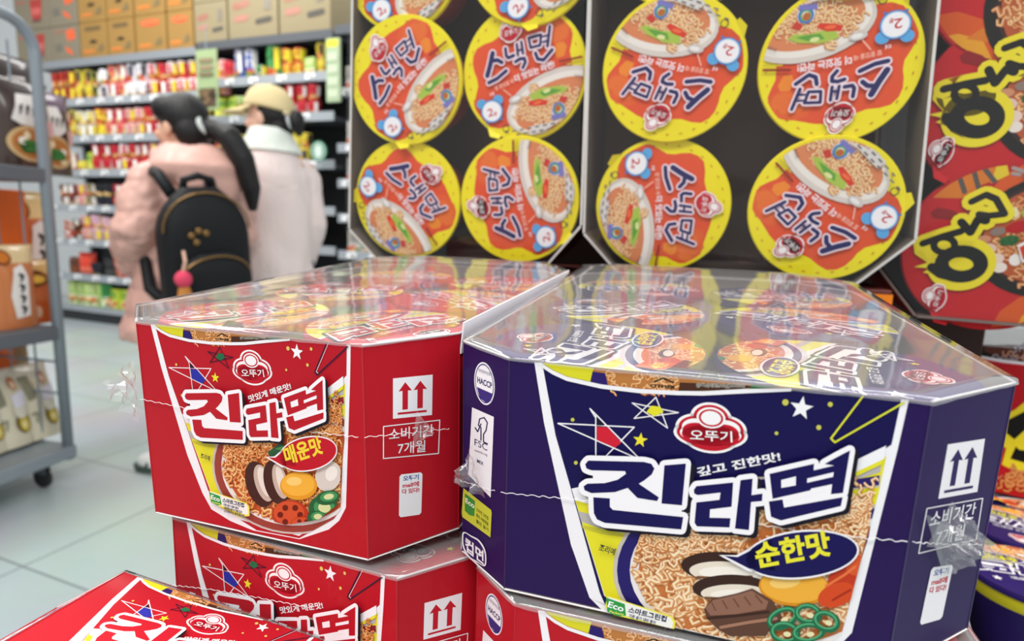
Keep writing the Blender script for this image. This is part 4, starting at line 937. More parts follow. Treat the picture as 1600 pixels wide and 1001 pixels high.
def goods_mesh(kind, c1, c2, c3, h, r):
    k = (kind, c1, c2, c3, h, r)
    if k in CUPM: return CUPM[k]
    I = lambda c: mat(c, .45); mb = MB(); a = Art(eps=2.5e-4); seed = hash(k) & 255 if False else sum(map(ord, kind + c1 + c2 + c3))
    if kind in ('cup', 'bowl', 'tub'):
        lo = {'cup': .76, 'bowl': .66, 'tub': .92}[kind]
        rr = lambda z: r * (lo + (.97 - lo) * z / h)
        mb.lathe([(rr(0) * .96, 0), (rr(0), .004), (rr(h * .28), h * .28), (rr(h * .72), h * .72), (rr(h * .93), h * .93), (r, h * .935), (r, h * .985), (r * .96, h)], I(c1), 20, mats=[I(c1), I(c1), I(c1), I(c1), I(c2), I(c3), I(c3), I(c3)])
        a.poly([(-.75, h * .30), (.75, h * .30), (.75, h * .56), (-.75, h * .56)], c2); blotch(a, seed, 0, h * .2, .75, h * .14, FOOD, 18); a.poly([(-1.3, 0), (1.3, 0), (1.3, h * .07), (-1.3, h * .07)], '3A2A28')
        a.poly([(-.62, h * .44), (.62, h * .42), (.62, h * .93), (-.62, h * .92)], ('EFE8E2', c3, 'F2E6C8', c2)[seed % 4]); a.poly([(.7, h * .3), (1.2, h * .3), (1.2, h * .9), (.7, h * .9)], ('E8D23A', '2A2A3E', 'F0ECE6')[seed % 3])
        a.poly([(-.6, h * .62), (.1, h * .60), (.55, h * .66), (.5, h * .86), (-.55, h * .82)], c3); a.stroke([(-.4, h * .72), (.35, h * .74)], h * .09, c1 if c1 != c3 else c2); a.step = 1
        a.emit(mb, lambda x, y, hh: Vector(((rr(y) + .001 + hh) * math.sin(x), -(rr(y) + .001 + hh) * math.cos(x), y)))
    elif kind == 'pack':
        mb.bbox((-r, -r * .6, 0), (r, r * .6, h), I(c1), .003); f = lambda x, y, hh: Vector((x, -r * .6 - .0006 - hh, y))
        a.poly([(-r * .95, h * .05), (r * .95, h * .05), (r * .95, h * .45), (-r * .95, h * .45)], c2); blotch(a, seed, 0, h * .25, r * .7, h * .14, FOOD); a.poly([(-r * .7, h * .6), (r * .7, h * .6), (r * .7, h * .88), (-r * .7, h * .88)], c3); a.stroke([(-r * .5, h * .74), (r * .5, h * .74)], h * .06, c1); a.emit(mb, f)
    else:                                              # pillow bag
        n = 10; vs = []; fs = []
        for s_ in (-1, 1):
            for j in range(n + 1):
                for i in range(n + 1):
                    u, v = i / n * 2 - 1, j / n * 2 - 1; b = max(0, (1 - abs(u) ** 3) * (1 - abs(v) ** 4)) ** .6
                    vs.append((u * r * (1 - .06 * (1 - v * v)), s_ * (.0015 + b * r * .5) + .01, (v + 1) * h / 2))
        for s_ in range(2):
            o = s_ * (n + 1) ** 2
            for j in range(n):
                for i in range(n): q = [o + j * (n + 1) + i, o + j * (n + 1) + i + 1, o + (j + 1) * (n + 1) + i + 1, o + (j + 1) * (n + 1) + i]; fs.append(q if s_ == 0 else q[::-1])
        for i, f in enumerate(fs): mb.add([], [], I(c1))
        b = len(mb.v); mb.v += [Vector(v) for v in vs]
        for f in fs:
            zc = sum(vs[i][2] for i in f) / 4 / h; xc = abs(sum(vs[i][0] for i in f) / 4) / r
            mb.f.append([i + b for i in f]); mb.fm.append(mb.mi(I(c3 if .55 < zc < .85 and xc < .7 else (c2 if .12 < zc < .42 and xc < .75 else c1))))
    o = mb.build({'cup': 'noodle_cup', 'bowl': 'noodle_bowl', 'tub': 'snack_tub', 'pack': 'noodle_pack', 'bag': 'snack_bag'}[kind], shade=40)
    CUPM[k] = o.data; bpy.data.objects.remove(o); return CUPM[k]
NAMEK = {'cup': ('noodle_cup', 'noodle cup', 'cup'), 'bowl': ('noodle_bowl', 'noodle bowl', 'bowl'), 'tub': ('snack_tub', 'snack tub', 'tub'), 'pack': ('noodle_pack', 'noodle pack', 'packet'), 'bag': ('snack_bag', 'snack bag', 'bag')}
RYc = ('B83A26', 'E0A43A', '8E1E1A', 'red-brown and gold'); YEL = ('D2C02A', 'C88A28', 'E4D65A', 'bright yellow'); OLV = ('4A4A22', 'B0B030', '2A2A22', 'olive and black')
PRY = ('D0485A', 'E8C848', 'E07A80', 'pink-red and yellow'); WBL = ('DCD8DE', '4A4A78', 'EDEBEF', 'white and navy'); WRD = ('C8283A', 'EDE4E4', 'F2EEF0', 'white and red'); RED = ('BE2430', 'E0BE78', 'C83040', 'red'); PNK = ('D88A90', 'C84A58', 'E6B0AE', 'pink and red')
BRY = ('A8503A', 'DCC23A', '3A2A2C', 'brown and yellow'); BYE = ('E2D23A', '3A4A8E', 'C8C6DC', 'yellow and blue'); YRD = ('E8DA3A', 'D04A3A', 'D83A3A', 'yellow with red'); DKR = ('7A1C2C', 'C03A50', '2A1418', 'dark red'); KHA = ('8A7C5A', 'B8A880', '5A4E38', 'khaki'); BLK = ('1E1E20', '4A4A48', '2C2C2E', 'black'); LIL = ('D8A8BC', 'C890A8', 'E4C0CC', 'lilac pink'); RWB = ('D8452E', 'EFE6E0', 'F0EAE6', 'orange and white'); BRN = ('6A3418', '8E4A20', '4A2412', 'brown'); GRN = ('3A8A4A', 'E4E8D8', '2E6E3A', 'green'); BLU = ('2A4A9A', 'C83A3A', 'D8DCE8', 'blue and red'); LIM = ('B8CC3A', 'E8E46A', '6A9A3A', 'lime green'); GRW = ('A8C46A', 'E4EAD0', 'C8D89A', 'green and white'); GRY = ('A8A49C', 'C8C4BC', '8A867E', 'grey'); ORG = ('D86A28', 'E8C8A8', 'B8401C', 'orange')
CNT = 0
def shelf_row(rackname, shelf, z, s, items, group):
    """items: (kind, palette, repeat, high, h, r)"""
    global CNT
    k = 0
    for kind, pal, rep, high, h, r in items:
        for i in range(rep):
            for j in range(high):
                me = goods_mesh(kind, *pal[:3], h, r); nm, word, cat = NAMEK[kind]
                o = bpy.data.objects.new(nm, me); C.objects.link(o); CNT += 1
                o.matrix_world = GM @ Matrix.Translation((s + r, .03 + r * .75 + .006 * math.sin(CNT * 7.1), z + .0005 + j * (h + .0008) - .02)) @ Matrix.Rotation(.5 * math.sin(CNT * 3.7), 4, 'Z')
                pos = '' if high == 1 else (('lower of', 'upper of') if high == 2 else ('bottom of', 'second in', 'third in', 'top of'))[j]
                col = pal[3].replace(' and ', '-').replace(' with ', '-').replace(' ', '-')
                tag(o, (f'{col} {word}, {pos} {ORD[k]} stack' if high > 1 else f'{col} {word}, {ORD[k]} place') + f', {shelf} shelf, {rackname} rack', cat, group)
            s += 2 * r + .008; k += 1
    return s
U = lambda pal, rep, high=2, h=.125, r=.058, kind='cup': (kind, pal, rep, high, h, r)
ROWS_L = [
    [U(RYc, 3, h=.14, r=.052), U(YEL, 2, h=.14, r=.054), U(OLV, 1, h=.13, r=.05), U(WBL, 1, h=.135, r=.05), U(PRY, 2, h=.15, r=.055), U(WBL, 2, h=.145), U(WRD, 1, h=.145), U(RED, 1, h=.14), U(WRD, 3, h=.14, r=.053), U(RED, 1, h=.14), U(PNK, 2, h=.13, r=.05)],
    [U(BRY, 2), U(YEL, 1, h=.13, r=.03), U(BYE, 2), U(YRD, 1, h=.13, r=.07), U(PRY, 2), U(PNK, 2), U(RED, 2), U(PRY, 2), U(RYc, 2)],
    [U(RED, 1, 1, .13), U(RWB, 1, 1, .19, .05, 'tub'), U(YEL, 1, 1, .12, .06, 'bag'), U(LIM, 1, 1, .2, .065, 'bag'), U(RED, 3), U(WRD, 1), U(RED, 2), U(PNK, 2), U(RYc, 2)],
    [U(DKR, 2, h=.11), U(PNK, 1, h=.11), U(KHA, 1, h=.115), U(BLK, 2, h=.11), U(RED, 2, h=.11), U(KHA, 2, h=.11), U(DKR, 3, h=.11)],
    [U(RWB, 1, 4, .05, .07, 'bowl'), U(BRN, 1, 3, .07, .065, 'bowl'), U(PNK, 1), U(LIL, 1, h=.13, r=.07), U(LIL, 1, h=.12), U(RWB, 2, 3, .06, .068, 'bowl'), U(BRN, 2, 3, .07, .065, 'bowl'), U(RED, 3)],
    [U(BRN, 1, 1, .18, .075, 'bag'), U(('E2402A', 'F0745A', 'E84A30', 'bright red'), 1, 1, .23, .09, 'bag'), U(BLK, 1, 1, .14, .085, 'bowl'), U(BLK, 1, 1, .2, .07, 'bag'), U(('E2402A', 'F0745A', 'E84A30', 'bright red'), 1, 1, .19, .08, 'bowl'), U(RED, 3, 1, .2, .085, 'bag'), U(BRN, 3, 1, .18, .085, 'bag')],
    [U(GRW, 4, 1, .23, .06, 'pack'), U(GRN, 1, 1, .23, .05, 'pack'), U(LIM, 2, 1, .19, .06, 'pack'), U(GRW, 6, 1, .22, .06, 'pack')]]
ROWS_R = [
    [U(PNK, 1, 1, .13), U(RED, 1, 1, .17), U(BLU, 2, 1, .25, .05, 'tub'), U(GRN, 1, 1, .12, .05), U(GRN, 1, 1, .26, .075, 'tub'), U(YRD, 2, 2, .11, .05), U(GRW, 1, 1, .15, .05, 'pack'), U(YEL, 1, 2, .12, .045)],
    [U(LIM, 2, 1, .2, .06, 'bag'), U(GRW, 2, 2, .09), U(LIM, 1, 2, .1), U(YEL, 1, 2, .11), U(RED, 3, 2, .12, .05)],
    [U(RED, 1, 2, .12), U(YEL, 2, 2, .12, .05), U(LIM, 2, 2, .12, .05), U(YEL, 2, 1, .26, .075, 'bag'), U(YEL, 1, 2, .12, .05)],
    [U(LIM, 3, 2, .11), U(YEL, 3, 2, .12), U(LIM, 2, 2, .12, .05)],
    [U(GRN, 3, 2, .1), U(LIM, 3, 2, .11), U(YRD, 2, 2, .11, .05)],
    [U(RED, 3, 2, .11), U(BLK, 3, 2, .11), U(ORG, 2, 1, .16, .06, 'pack')],
    [U(RED, 3, 2, .11), U(ORG, 4, 1, .2, .06, 'pack')]]
for i, it in enumerate(ROWS_L): shelf_row('left', (ORD + [])[i], ([*LV_L, .17][i]), .02, it, f'goods on the {ORD[i]} shelf of the left rack')
for i, it in enumerate(ROWS_R): shelf_row('middle', ORD[i], ([*LV_R, .17][i]), 2.03, it, f'goods on the {ORD[i]} shelf of the middle rack')
for i, z in enumerate([2.02, 1.62, 1.36, 1.10, .82, .455, .17]): shelf_row('right', ORD[i], z, 3.36, [U(GRY, 3, 1, .19, .07, 'pack'), U(BRN, 2, 1, .16, .07, 'pack'), U(YRD, 2, 2, .1, .055)], f'goods on the {ORD[i]} shelf of the right rack')
# cardboard cartons stacked on top of the racks
KR, KY, KB = '7E7562', '97743A', '8C8062'
def box_on_top(x0, x1, z0, h, col, art, label, d=.36):
    n = GY; P0 = G0
    def S(x): 
        q = onpl(x, 90, P0 + n * .02, n); return (q - G0).dot(GX)
    s0, s1 = S(x0), S(x1); w_ = s1 - s0 - .008
    t = thing('cardboard_carton', label, 'carton', 'cardboard cartons on top of the racks', M=GM @ Matrix.Translation((s0 + w_ / 2, .02, z0)))
    mb = MB(); mb.bbox((-w_ / 2, 0, 0), (w_ / 2, d, h), mat(col, .8), .006); a = Art(eps=6e-4); art(a, w_, h); a.emit(mb, lambda x, y, hh: Vector((x, -.0008 - hh, y))); mb.build('carton_body', t)
def a_cup(a, w_, h):
    a.poly([(-.02 * w_, .84 * h), (.34 * w_, .84 * h), (.28 * w_, .2 * h), (.04 * w_, .2 * h)], 'A83A34'); a.poly([(.02 * w_, .6 * h), (.30 * w_, .6 * h), (.28 * w_, .4 * h), (.04 * w_, .4 * h)], 'C8605A'); a.stroke([(-.4 * w_, .8 * h), (-.15 * w_, .8 * h)], .05 * h, 'B06058'); a.stroke([(.05 * w_, .24 * h), (.26 * w_, .24 * h)], .06 * h, '54484A')
def a_org(a, w_, h):
    a.poly([(.05 * w_, .85 * h), (.35 * w_, .9 * h), (.4 * w_, .62 * h), (.12 * w_, .55 * h)], 'E0623A'); a.poly([(.0 * w_, .42 * h), (.22 * w_, .3 * h), (.3 * w_, .14 * h), (.05 * w_, .26 * h)], 'E0623A'); a.poly([(-.35 * w_, .5 * h), (-.12 * w_, .5 * h), (-.12 * w_, .3 * h), (-.35 * w_, .3 * h)], '6E6A62'); a.stroke([(-.3 * w_, .85 * h), (-.05 * w_, .85 * h)], .05 * h, 'B0705A')
def a_yel(v):
    def f(a, w_, h):
        if v % 2: a.ell(0, .78 * h, .32 * w_, .09 * h, 'D8583A'); a.stroke([(-.25 * w_, .78 * h), (.25 * w_, .8 * h)], .04 * h, 'E88A50')
        else: a.stroke([(-.25 * w_, .82 * h), (.25 * w_, .82 * h)], .12 * h, '6E5A3A'); a.ell(0, .46 * h, .14 * w_, .05 * h, '3A2E22')
        a.stroke([(-.35 * w_, .2 * h), (.0, .2 * h)], .1 * h, 'C87A3A'); a.poly([(.15 * w_, .16 * h), (.38 * w_, .22 * h), (.34 * w_, .4 * h), (.2 * w_, .32 * h)], '7A6A4A')
    return f
def a_big(a, w_, h):
    a.stroke([(-.35 * w_, .62 * h), (-.1 * w_, .66 * h)], .14 * h, '9A6A5A'); a.stroke([(-.33 * w_, .38 * h), (-.12 * w_, .40 * h)], .12 * h, 'A8786A'); a.stroke([(.1 * w_, .3 * h), (.36 * w_, .33 * h)], .1 * h, '54504A'); a.poly([(.24 * w_, .8 * h), (.38 * w_, .8 * h), (.38 * w_, .5 * h), (.24 * w_, .5 * h)], '7E766A')
TB = [(28, 82, KR, a_cup, 'grey'), (82, 126, KR, a_org, 'grey orange-marked'), (127, 170, KY, a_yel(2), 'yellow'), (171, 212, KY, a_yel(4), 'yellow'), (214, 262, KY, a_yel(3), 'yellow'), (264, 304, KY, a_yel(5), 'yellow')]
for i, (x0, x1, col, art, nm) in enumerate(TB):
    for j in range(2):
        box_on_top(x0, x1, 2.412 + j * .307, .305, col, art, f'{nm} cardboard carton, {("lower", "upper")[j]} layer, {ORD[i]} column from left, on rack top')
for i, (x0, x1, z, h, nm) in enumerate(((306, 357, 2.442, .31, 'beige cardboard carton with red print beside the yellow ones, lower of two'), (306, 357, 2.754, .31, 'beige cardboard carton with red print beside the yellow ones, upper of two'), (359, 436, 2.442, .40, 'wide beige cardboard carton with brown lettering on the rack top'), (438, 518, 2.442, .42, 'widest beige carton with dark lettering near right end of rack top'), (359, 436, 2.844, .25, 'beige carton with red lid strip on the wide beige carton'))):
    box_on_top(x0, x1, z, h, KB, (a_big if i != 4 else (lambda a, w_, h: a.poly([(-.48 * w_, 0), (.48 * w_, 0), (.48 * w_, .16 * h), (-.48 * w_, .16 * h)], 'C8323A'))), nm)
# hanging sign and merchandising strips
def on_rack(x, y, off): n = GY; q = onpl(x, y, G0 - n * off, n); return q
t = thing('hanging_sign', 'green hanging promotion sign with picture and lettering, above the dark-haired person', 'sign', loc=on_rack(326, 172, .25))
mb = MB(); M = Matrix.Rotation(GA, 4, 'Z'); mb.box((-.105, -.004, 0), (.105, .004, .44), mat('97AA7C', .5), M); a = Art(eps=6e-4); a.poly([(-.085, .02), (.085, .02), (.085, .16), (-.085, .16)], '5A4A3A'); blotch(a, 5, 0, .09, .06, .05, ['7A6248', '3E3428', '9A8260'], 10)
for r in range(3): a.stroke([(-.06, .36 - r * .05), (.06, .36 - r * .05)], .028, ('8E7A5E', '9A8468', '7A6A50')[r])
a.emit(mb, lambda x, y, h: M @ Vector((x, -.0045 - h, y))); mb.build('board', t)
mb = MB(); mb.tube([(0, 0, .44), (0, 0, .62)], .004, STEEL, 6); mb.build('hanger', t)
for i, (x, y0, y1, lab) in enumerate(((522, 60, 160, 'pale green hanging strip of small packets at end of middle rack'),)):
    p = on_rack(x, y1, .1); hh = (on_rack(x, y0, .1) - p).length
    t = thing('hanging_strip', lab, 'strip', loc=p)
    mb = MB(); mb.bbox((-.06, -.012, 0), (.06, .012, hh), mat('A8BC98', .5), .006, M); 
    a = Art(eps=6e-4); a.poly([(-.05, hh * .86), (.05, hh * .86), (.05, hh * .98), (-.05, hh * .98)], 'D8D848')
    for k in range(4): a.poly([(-.045, hh * (.08 + k * .19)), (.045, hh * (.08 + k * .19)), (.045, hh * (.2 + k * .19)), (-.045, hh * (.2 + k * .19))], 'C4D0B4')
    a.emit(mb, lambda x, y, h: M @ Vector((x, -.0126 - h, y))); mb.build('strip_body', t)
p = on_rack(498, 236, .12); t = thing('round_shelf_tag', 'round dark green and white shelf tag beside the cap wearer', 'tag', loc=p)
mb = MB(); Mr = M @ Matrix.Rotation(R_(90), 4, 'X'); mb.lathe([(.075, 0), (.075, .004)], mat('2E7A5A', .5), 28, M=Mr); mb.build('tag_disc', t)
a = Art(eps=6e-4); a.ring(0, 0, .058, .058, .008, 'D8E6DC'); a.ell(0, 0, .036, .045, 'CFE0D4'); mb = MB(); a.emit(mb, lambda x, y, h: M @ Vector((x, -.0046 - h, y))); mb.build('tag_print', t)

# ------------------------------------------------------------------ grey roll cage with bagged noodles, left
def onY(x, y, Y): d = ray(x, y); return cO + d * ((Y - cO.y) / d.y)
CB = onz(108, 716, .10); CTOP = onY(52, 36, CB.y + .0)
CBL = onz(0, 758, .10); dirL = (CBL - CB); dirL.z = 0; dirL.normalize(); dirB = Vector((-dirL.y, dirL.x, 0)) * -1
if dirB.y < 0: dirB = -dirB
CAGEM = Matrix((-dirL, dirB, Vector((0, 0, 1)))).transposed().to_4x4()
WID, DEP = .62, .5
CAGEM.translation = Vector((CB.x, CB.y, 0)) + dirL * WID
HT = CTOP.z
def q_(x, y, z): return Vector((x, y, z))
GR = mat('8C959D', .38, metal=.25); GRD = mat('5C6168', .5); RUB = mat('2A2A2C', .7)
if CAGEM.to_3x3().determinant() < 0: pass
def inv(p): return CAGEM.inverted() @ p
WID, DEP = .62, .5
t = thing('roll_cage_trolley', 'grey tube roll cage trolley with shelves of bagged noodles, left edge', 'trolley', M=CAGEM)
def arch(y):
    mb = MB(); P = [q_(0, y, .10)] + [q_(.0, y, HT - .10)] + [q_(.10 - .10 * math.cos(a), y, HT - .10 + .10 * math.sin(a)) for a in [R_(15 * k) for k in range(1, 7)]] + [q_(WID - .10 + .10 * math.sin(a), y, HT - .10 + .10 * math.cos(a)) for a in [R_(15 * k) for k in range(0, 7)]] + [q_(WID, y, .10)]
    mb.tube(P, .019, GR, 14); mb.build('tube_frame', t, smooth=True)
arch(0); arch(DEP)
mb = MB(); mb.bbox((-.02, -.02, .105), (WID + .02, DEP + .02, .155), GR, .006); mb.build('base', t)
def zpx(y, x=60): return onY(x, y, CB.y).z
Z1, Z2 = zpx(272), zpx(516)
for z in (Z1, Z2):
    mb = MB(); mb.bbox((.0, -.015, z - .03), (WID, DEP, z + .02), GRD, .004); mb.build('shelf', t)
mb = MB(); mb.bbox((.16, -.022, Z2 - .03), (.32, -.016, Z2 + .035), mat('E9E9EA', .5), .001); mb.build('label_holder', t)
for k in range(7):
    mb = MB(); mb.tube([q_(.03 + k * .09, DEP, .15), q_(.03 + k * .09, DEP, HT - .05)], .004, GR, 6); mb.build('bar', t)
for k in range(3):
    mb = MB(); mb.tube([q_(WID, .12 + k * .12, .15), q_(WID, .12 + k * .12, HT - .05)], .004, GR, 6); mb.build('bar', t)
for z in (.36, Z2 - .12):
    mb = MB(); mb.tube([q_(WID, 0, z), q_(WID, DEP, z), q_(0, DEP, z)], .005, GR, 6); mb.build('crossbar', t)
for x, y in ((.06, .06), (WID - .06, .06), (.06, DEP - .06), (WID - .06, DEP - .06)):
    mb = MB(); mb.box((x - .012, y - .025, .055), (x - .008, y + .025, .108), GRD); mb.box((x + .008, y - .025, .055), (x + .012, y + .025, .108), GRD); mb.box((x - .012, y - .025, .095), (x + .012, y + .025, .108), GRD)
    Mw = Matrix.Translation((x - .008, y, .04)) @ Matrix.Rotation(R_(90), 4, 'Y'); mb.lathe([(.025, 0), (.04, .002), (.04, .014), (.025, .016)], RUB, 20, M=Mw); mb.build('caster', t)
def pouch(label, x, y, z, w, h, dep, cols, art, rz=0, tilt=0, group=None):
    c1, c2 = cols; n = 14; vs = []; fs = []; mb = MB()
    e = thing('noodle_bag', label, 'bag', group, M=CAGEM @ Matrix.Translation((x, y, z)) @ Matrix.Rotation(R_(rz), 4, 'Z') @ Matrix.Rotation(R_(tilt), 4, 'X'))
    fr = lambda u, v: dep * .5 * (max(0, (1 - abs(u) ** 3)) * min(1, (1 - v) * 1.5) ** .7 * (1 if v > -.97 else .9)) ** .8 + .002
    for s_ in (-1, 1):
        for j in range(n + 1):
            for i in range(n + 1):
                u, v = i / n * 2 - 1, j / n * 2 - 1
                wob = .0022 * noise.noise(Vector((u * 3, v * 3, x * 9 + s_)))
                vs.append(Vector((u * w / 2 * (1 - .05 * (1 - v * v)), s_ * (fr(u, v) + wob * (1 - abs(u)) * (1 if v < .9 else 0)), (v + 1) * h / 2)))
    for s_ in range(2):
        o = s_ * (n + 1) ** 2
        for j in range(n):
            for i in range(n): q = [o + j * (n + 1) + i, o + j * (n + 1) + i + 1, o + (j + 1) * (n + 1) + i + 1, o + (j + 1) * (n + 1) + i]; fs.append(q if s_ == 0 else q[::-1])
    N1 = (n + 1); o = N1 * N1
    for j in range(n):
        for i in (0, n): a, b = j * N1 + i, (j + 1) * N1 + i; fs.append([a, b, b + o, a + o] if i == 0 else [b, a, a + o, b + o])
    for i in range(n): fs.append([i + 1, i, i + o, i + 1 + o])
    for i in range(n): a = n * N1 + i; fs.append([a, a + 1, a + 1 + o, a + o])
    k1, k2 = mb.mi(mat(c1, .3, .4)), mb.mi(mat(c2, .3, .4))
    mb.v = vs; mb.f = fs; mb.fm = [k2 if sum(vs[i].z for i in f) / len(f) > h * .80 else k1 for f in fs]
    a = Art(eps=4e-4); art(a); diced(a, .14)
    a.emit(mb, lambda u, v, hh: Vector((u * w / 2 * .95, -(fr(u * .95, v) + .003 + hh) , (v + 1) * h / 2))); mb.build('bag_body', e, shade=60)
    mb = MB(); mb.box((-w / 2, -.0045, h * .965), (w / 2, .0045, h), mat(c2, .35, .3)); mb.build('top_seal', e)
def grid_ell(a, cx, cy, rx, ry, c):
    for i in range(6):
        for j in range(1): pass
    a.ell(cx, cy, rx, ry, c)
def art_brown(a):
    a.poly([(-.55, .05), (-.3, .62), (.3, .66), (.55, .1), (.2, -.05), (-.3, -.05)], 'E6E2DE')
    for k in range(4): a.stroke([(-.3 + k * .2, .2), (-.22 + k * .2, .38), (-.3 + k * .2, .3)], .06, '4A4644')
    a.ell(0, -.45, .72, .4, 'C9A878'); a.ell(0, -.45, .6, .32, 'B8763C'); blotch(a, 4, 0, -.45, .35, .2, ['3E7A3A', 'C84A2A', 'E8D8B0', 'F4EADC', '2E5A2A'], 16)
    a.poly([(.5, .1), (.9, .15), (.9, -.2), (.55, -.25)], 'D8A8A8')
def art_orange(a):
    a.poly([(-.25, .45), (.15, .55), (.35, .2), (.3, -.7), (-.3, -.75), (-.45, -.2)], 'E9E4E0')
    for k in range(4): a.stroke([(-.05, .3 - k * .26), (.12, .26 - k * .26), (.0, .16 - k * .26)], .09, '3A3634')
    a.ell(-.55, .72, .34, .18, '7A3A14'); a.ell(-.55, .72, .26, .13, 'C8742A')
def art_orange2(a):
    a.poly([(.2, .4), (.7, .5), (.8, -.5), (.3, -.65)], 'DDD8D6')
    for k in range(3): a.stroke([(.4, .25 - k * .3), (.6, .2 - k * .3)], .1, '4A4644')
    a.ell(-.3, .45, .5, .26, '6A3A1A'); a.ell(-.2, .42, .3, .12, 'E0B24A'); a.poly([(-.8, -.3), (.1, -.3), (.1, -.95), (-.8, -.95)], 'B4511E'); a.ell(-.35, -.6, .2, .2, 'C9A48A')
def art_cream(a):
    a.poly([(-.75, .7), (-.3, .72), (-.25, .1), (-.6, .05)], '8A8670'); a.ell(.3, .6, .2, .18, 'B87A5A'); a.ell(.3, .56, .12, .1, 'E8C8A8'); a.poly([(.0, .3), (.75, .4), (.7, .02), (.05, -.05)], 'E4E0EC')
    a.ell(.3, -.42, .36, .27, '6E5A24'); a.ell(.34, -.46, .26, .2, 'C9B24A'); a.ell(.3, -.48, .13, .1, 'EBDD9A'); a.stroke([(-.6, -.3), (-.4, -.3), (-.5, -.5)], .08, '9A9682'); a.poly([(-.1, -.05), (.75, .02), (.5, -.3), (.1, -.3)], 'DCD7C6')
def orange_box(label, x, y, z, w, h, d):
    e = thing('orange_box', label, 'box', None, M=CAGEM @ Matrix.Translation((x, y, z))); mb = MB(); mb.bbox((-w / 2, 0, 0), (w / 2, d, h), mat('E86A12', .45), .004); mb.build('box_body', e)
    mb = MB(); a = Art(eps=4e-4); a.poly([(-.3 * w, .2 * h), (.3 * w, .2 * h), (.3 * w, .5 * h), (-.3 * w, .5 * h)], 'D8D0C8'); a.emit(mb, lambda u, v, hh: Vector((u, -.0005 - hh, v))); mb.build('box_print', e)
def SX(x, y, d=.13): q = inv(onpl(x, y, CAGEM @ Vector((0, d, 0)), dirB)); return q.x
p1, p2_ = SX(45, 350), SX(45, 445)
zz = lambda x, y: (onpl(x, y, CAGEM.translation, dirB)).z
FL_ = .020
TOPROW = 'brown bags on the top shelf of the trolley'
pouch('dark brown noodle bag with white lettered patch and bowl picture, top trolley shelf', SX(30, 200), .14, Z1 + FL_ + .001, .24, .32, .12, ('3A2820', '2E1E18'), art_brown, group=None)
pouch('dark brown noodle bag behind the front brown bag, higher, top trolley shelf', SX(14, 160, .34), .34, Z1 + FL_ + .001, .24, .44, .11, ('38261F', '2A1C16'), art_brown)
pouch('mauve-brown noodle bag at right end of the top trolley shelf, behind', SX(66, 170, .36), .36, Z1 + FL_ + .001, .22, .34, .1, ('4A3830', '6A5468'), art_brown)
pouch('orange and cream noodle bag with white lettered label, upper in middle trolley shelf', SX(46, 360, .33), .33, Z2 + FL_ + .001, .22, .50, .10, ('C8682A', 'E6C888'), art_orange)
pouch('orange noodle bag with gold food picture, lower front of middle trolley shelf', SX(52, 450), .13, Z2 + FL_ + .001, .20, .24, .09, ('C0622A', 'D2A860'), art_orange2)
pouch('tan noodle bag with tall white label at left edge, middle trolley shelf', SX(6, 440), .10, Z2 + FL_ + .001, .17, .30, .09, ('C87844', 'E2C898'), art_orange)
orange_box('plain orange box standing on the middle trolley shelf, left edge', SX(-8, 360, .30), .24, Z2 + FL_ + .001, .16, .50, .12)
orange_box('orange box at the bottom of the trolley, behind the cream bags', SX(-2, 600, .3), .30, .156, .14, .34, .12)
for i, (x, lab) in enumerate(((66, 'rightmost of the cream noodle bags in the trolley base, beside the post'), (19, 'second cream noodle bag from the trolley post, base level'), (-25, 'third cream noodle bag from the trolley post, cut by left edge'))):
    pouch(lab, SX(x, 690, .16), .16, .158, .165, .30, .10, ('D9D2B8', 'DDD8C4'), art_cream, tilt=-12)
pouch('kraft paper bag with folded top behind the cream bags', SX(26, 620, .36), .36, .158, .12, .38, .08, ('A8926A', '9A845C'), lambda a: a.stroke([(-.4, .2), (.3, .2)], .1, '8A744E'))

# ------------------------------------------------------------------ the two shoppers
def remeshed(name, mb, m, parent, vox=.007, smooth=2, disp=None):
    o = mb.build(name, parent); md = o.modifiers.new('r', 'REMESH'); md.mode = 'VOXEL'; md.voxel_size = vox
    s_ = o.modifiers.new('s', 'SMOOTH'); s_.factor = .5; s_.iterations = smooth
    dg = bpy.context.evaluated_depsgraph_get(); dg.update(); me = bpy.data.meshes.new_from_object(o.evaluated_get(dg)); o.modifiers.clear()
    me.materials.clear(); me.materials.append(m); old = o.data; o.data = me; bpy.data.meshes.remove(old)
    if disp:
        for v in me.vertices: v.co += v.normal * disp(v.co)
    me.polygons.foreach_set('use_smooth', [True] * len(me.polygons)); me.polygons.foreach_set('material_index', [0] * len(me.polygons)); me.update(); return o
def loft(mb, rings, m, n=28):
    """rings: (x, y, z, rx, ry) stacked ellipses"""
    vs = [Vector((x + rx * math.cos(2 * math.pi * k / n), y + ry * math.sin(2 * math.pi * k / n), z)) for x, y, z, rx, ry in rings for k in range(n)]
    N = len(rings); fs = [(i * n + k, i * n + (k + 1) % n, (i + 1) * n + (k + 1) % n, (i + 1) * n + k) for i in range(N - 1) for k in range(n)]
    fs += [tuple(reversed(range(n))), tuple((N - 1) * n + k for k in range(n))]; mb.add(vs, fs, m)
def ball(mb, c, r, m, M=None, n=20):
    vs = []; K = 12
    for i in range(K + 1):
        t_ = math.pi * i / K
        for k in range(n): vs.append(Vector((r[0] * math.sin(t_) * math.cos(2 * math.pi * k / n), r[1] * math.sin(t_) * math.sin(2 * math.pi * k / n), -r[2] * math.cos(t_))))
    vs = [(M @ v if M else v) + Vector(c) for v in vs]
    mb.add(vs, [(i * n + k, i * n + (k + 1) % n, (i + 1) * n + (k + 1) % n, (i + 1) * n + k) for i in range(K) for k in range(n)], m)
SKIN = mat('D9A88E', .5); HAIR = mat('120F10', .45, spec=.4, bump=.4, bscale=160)
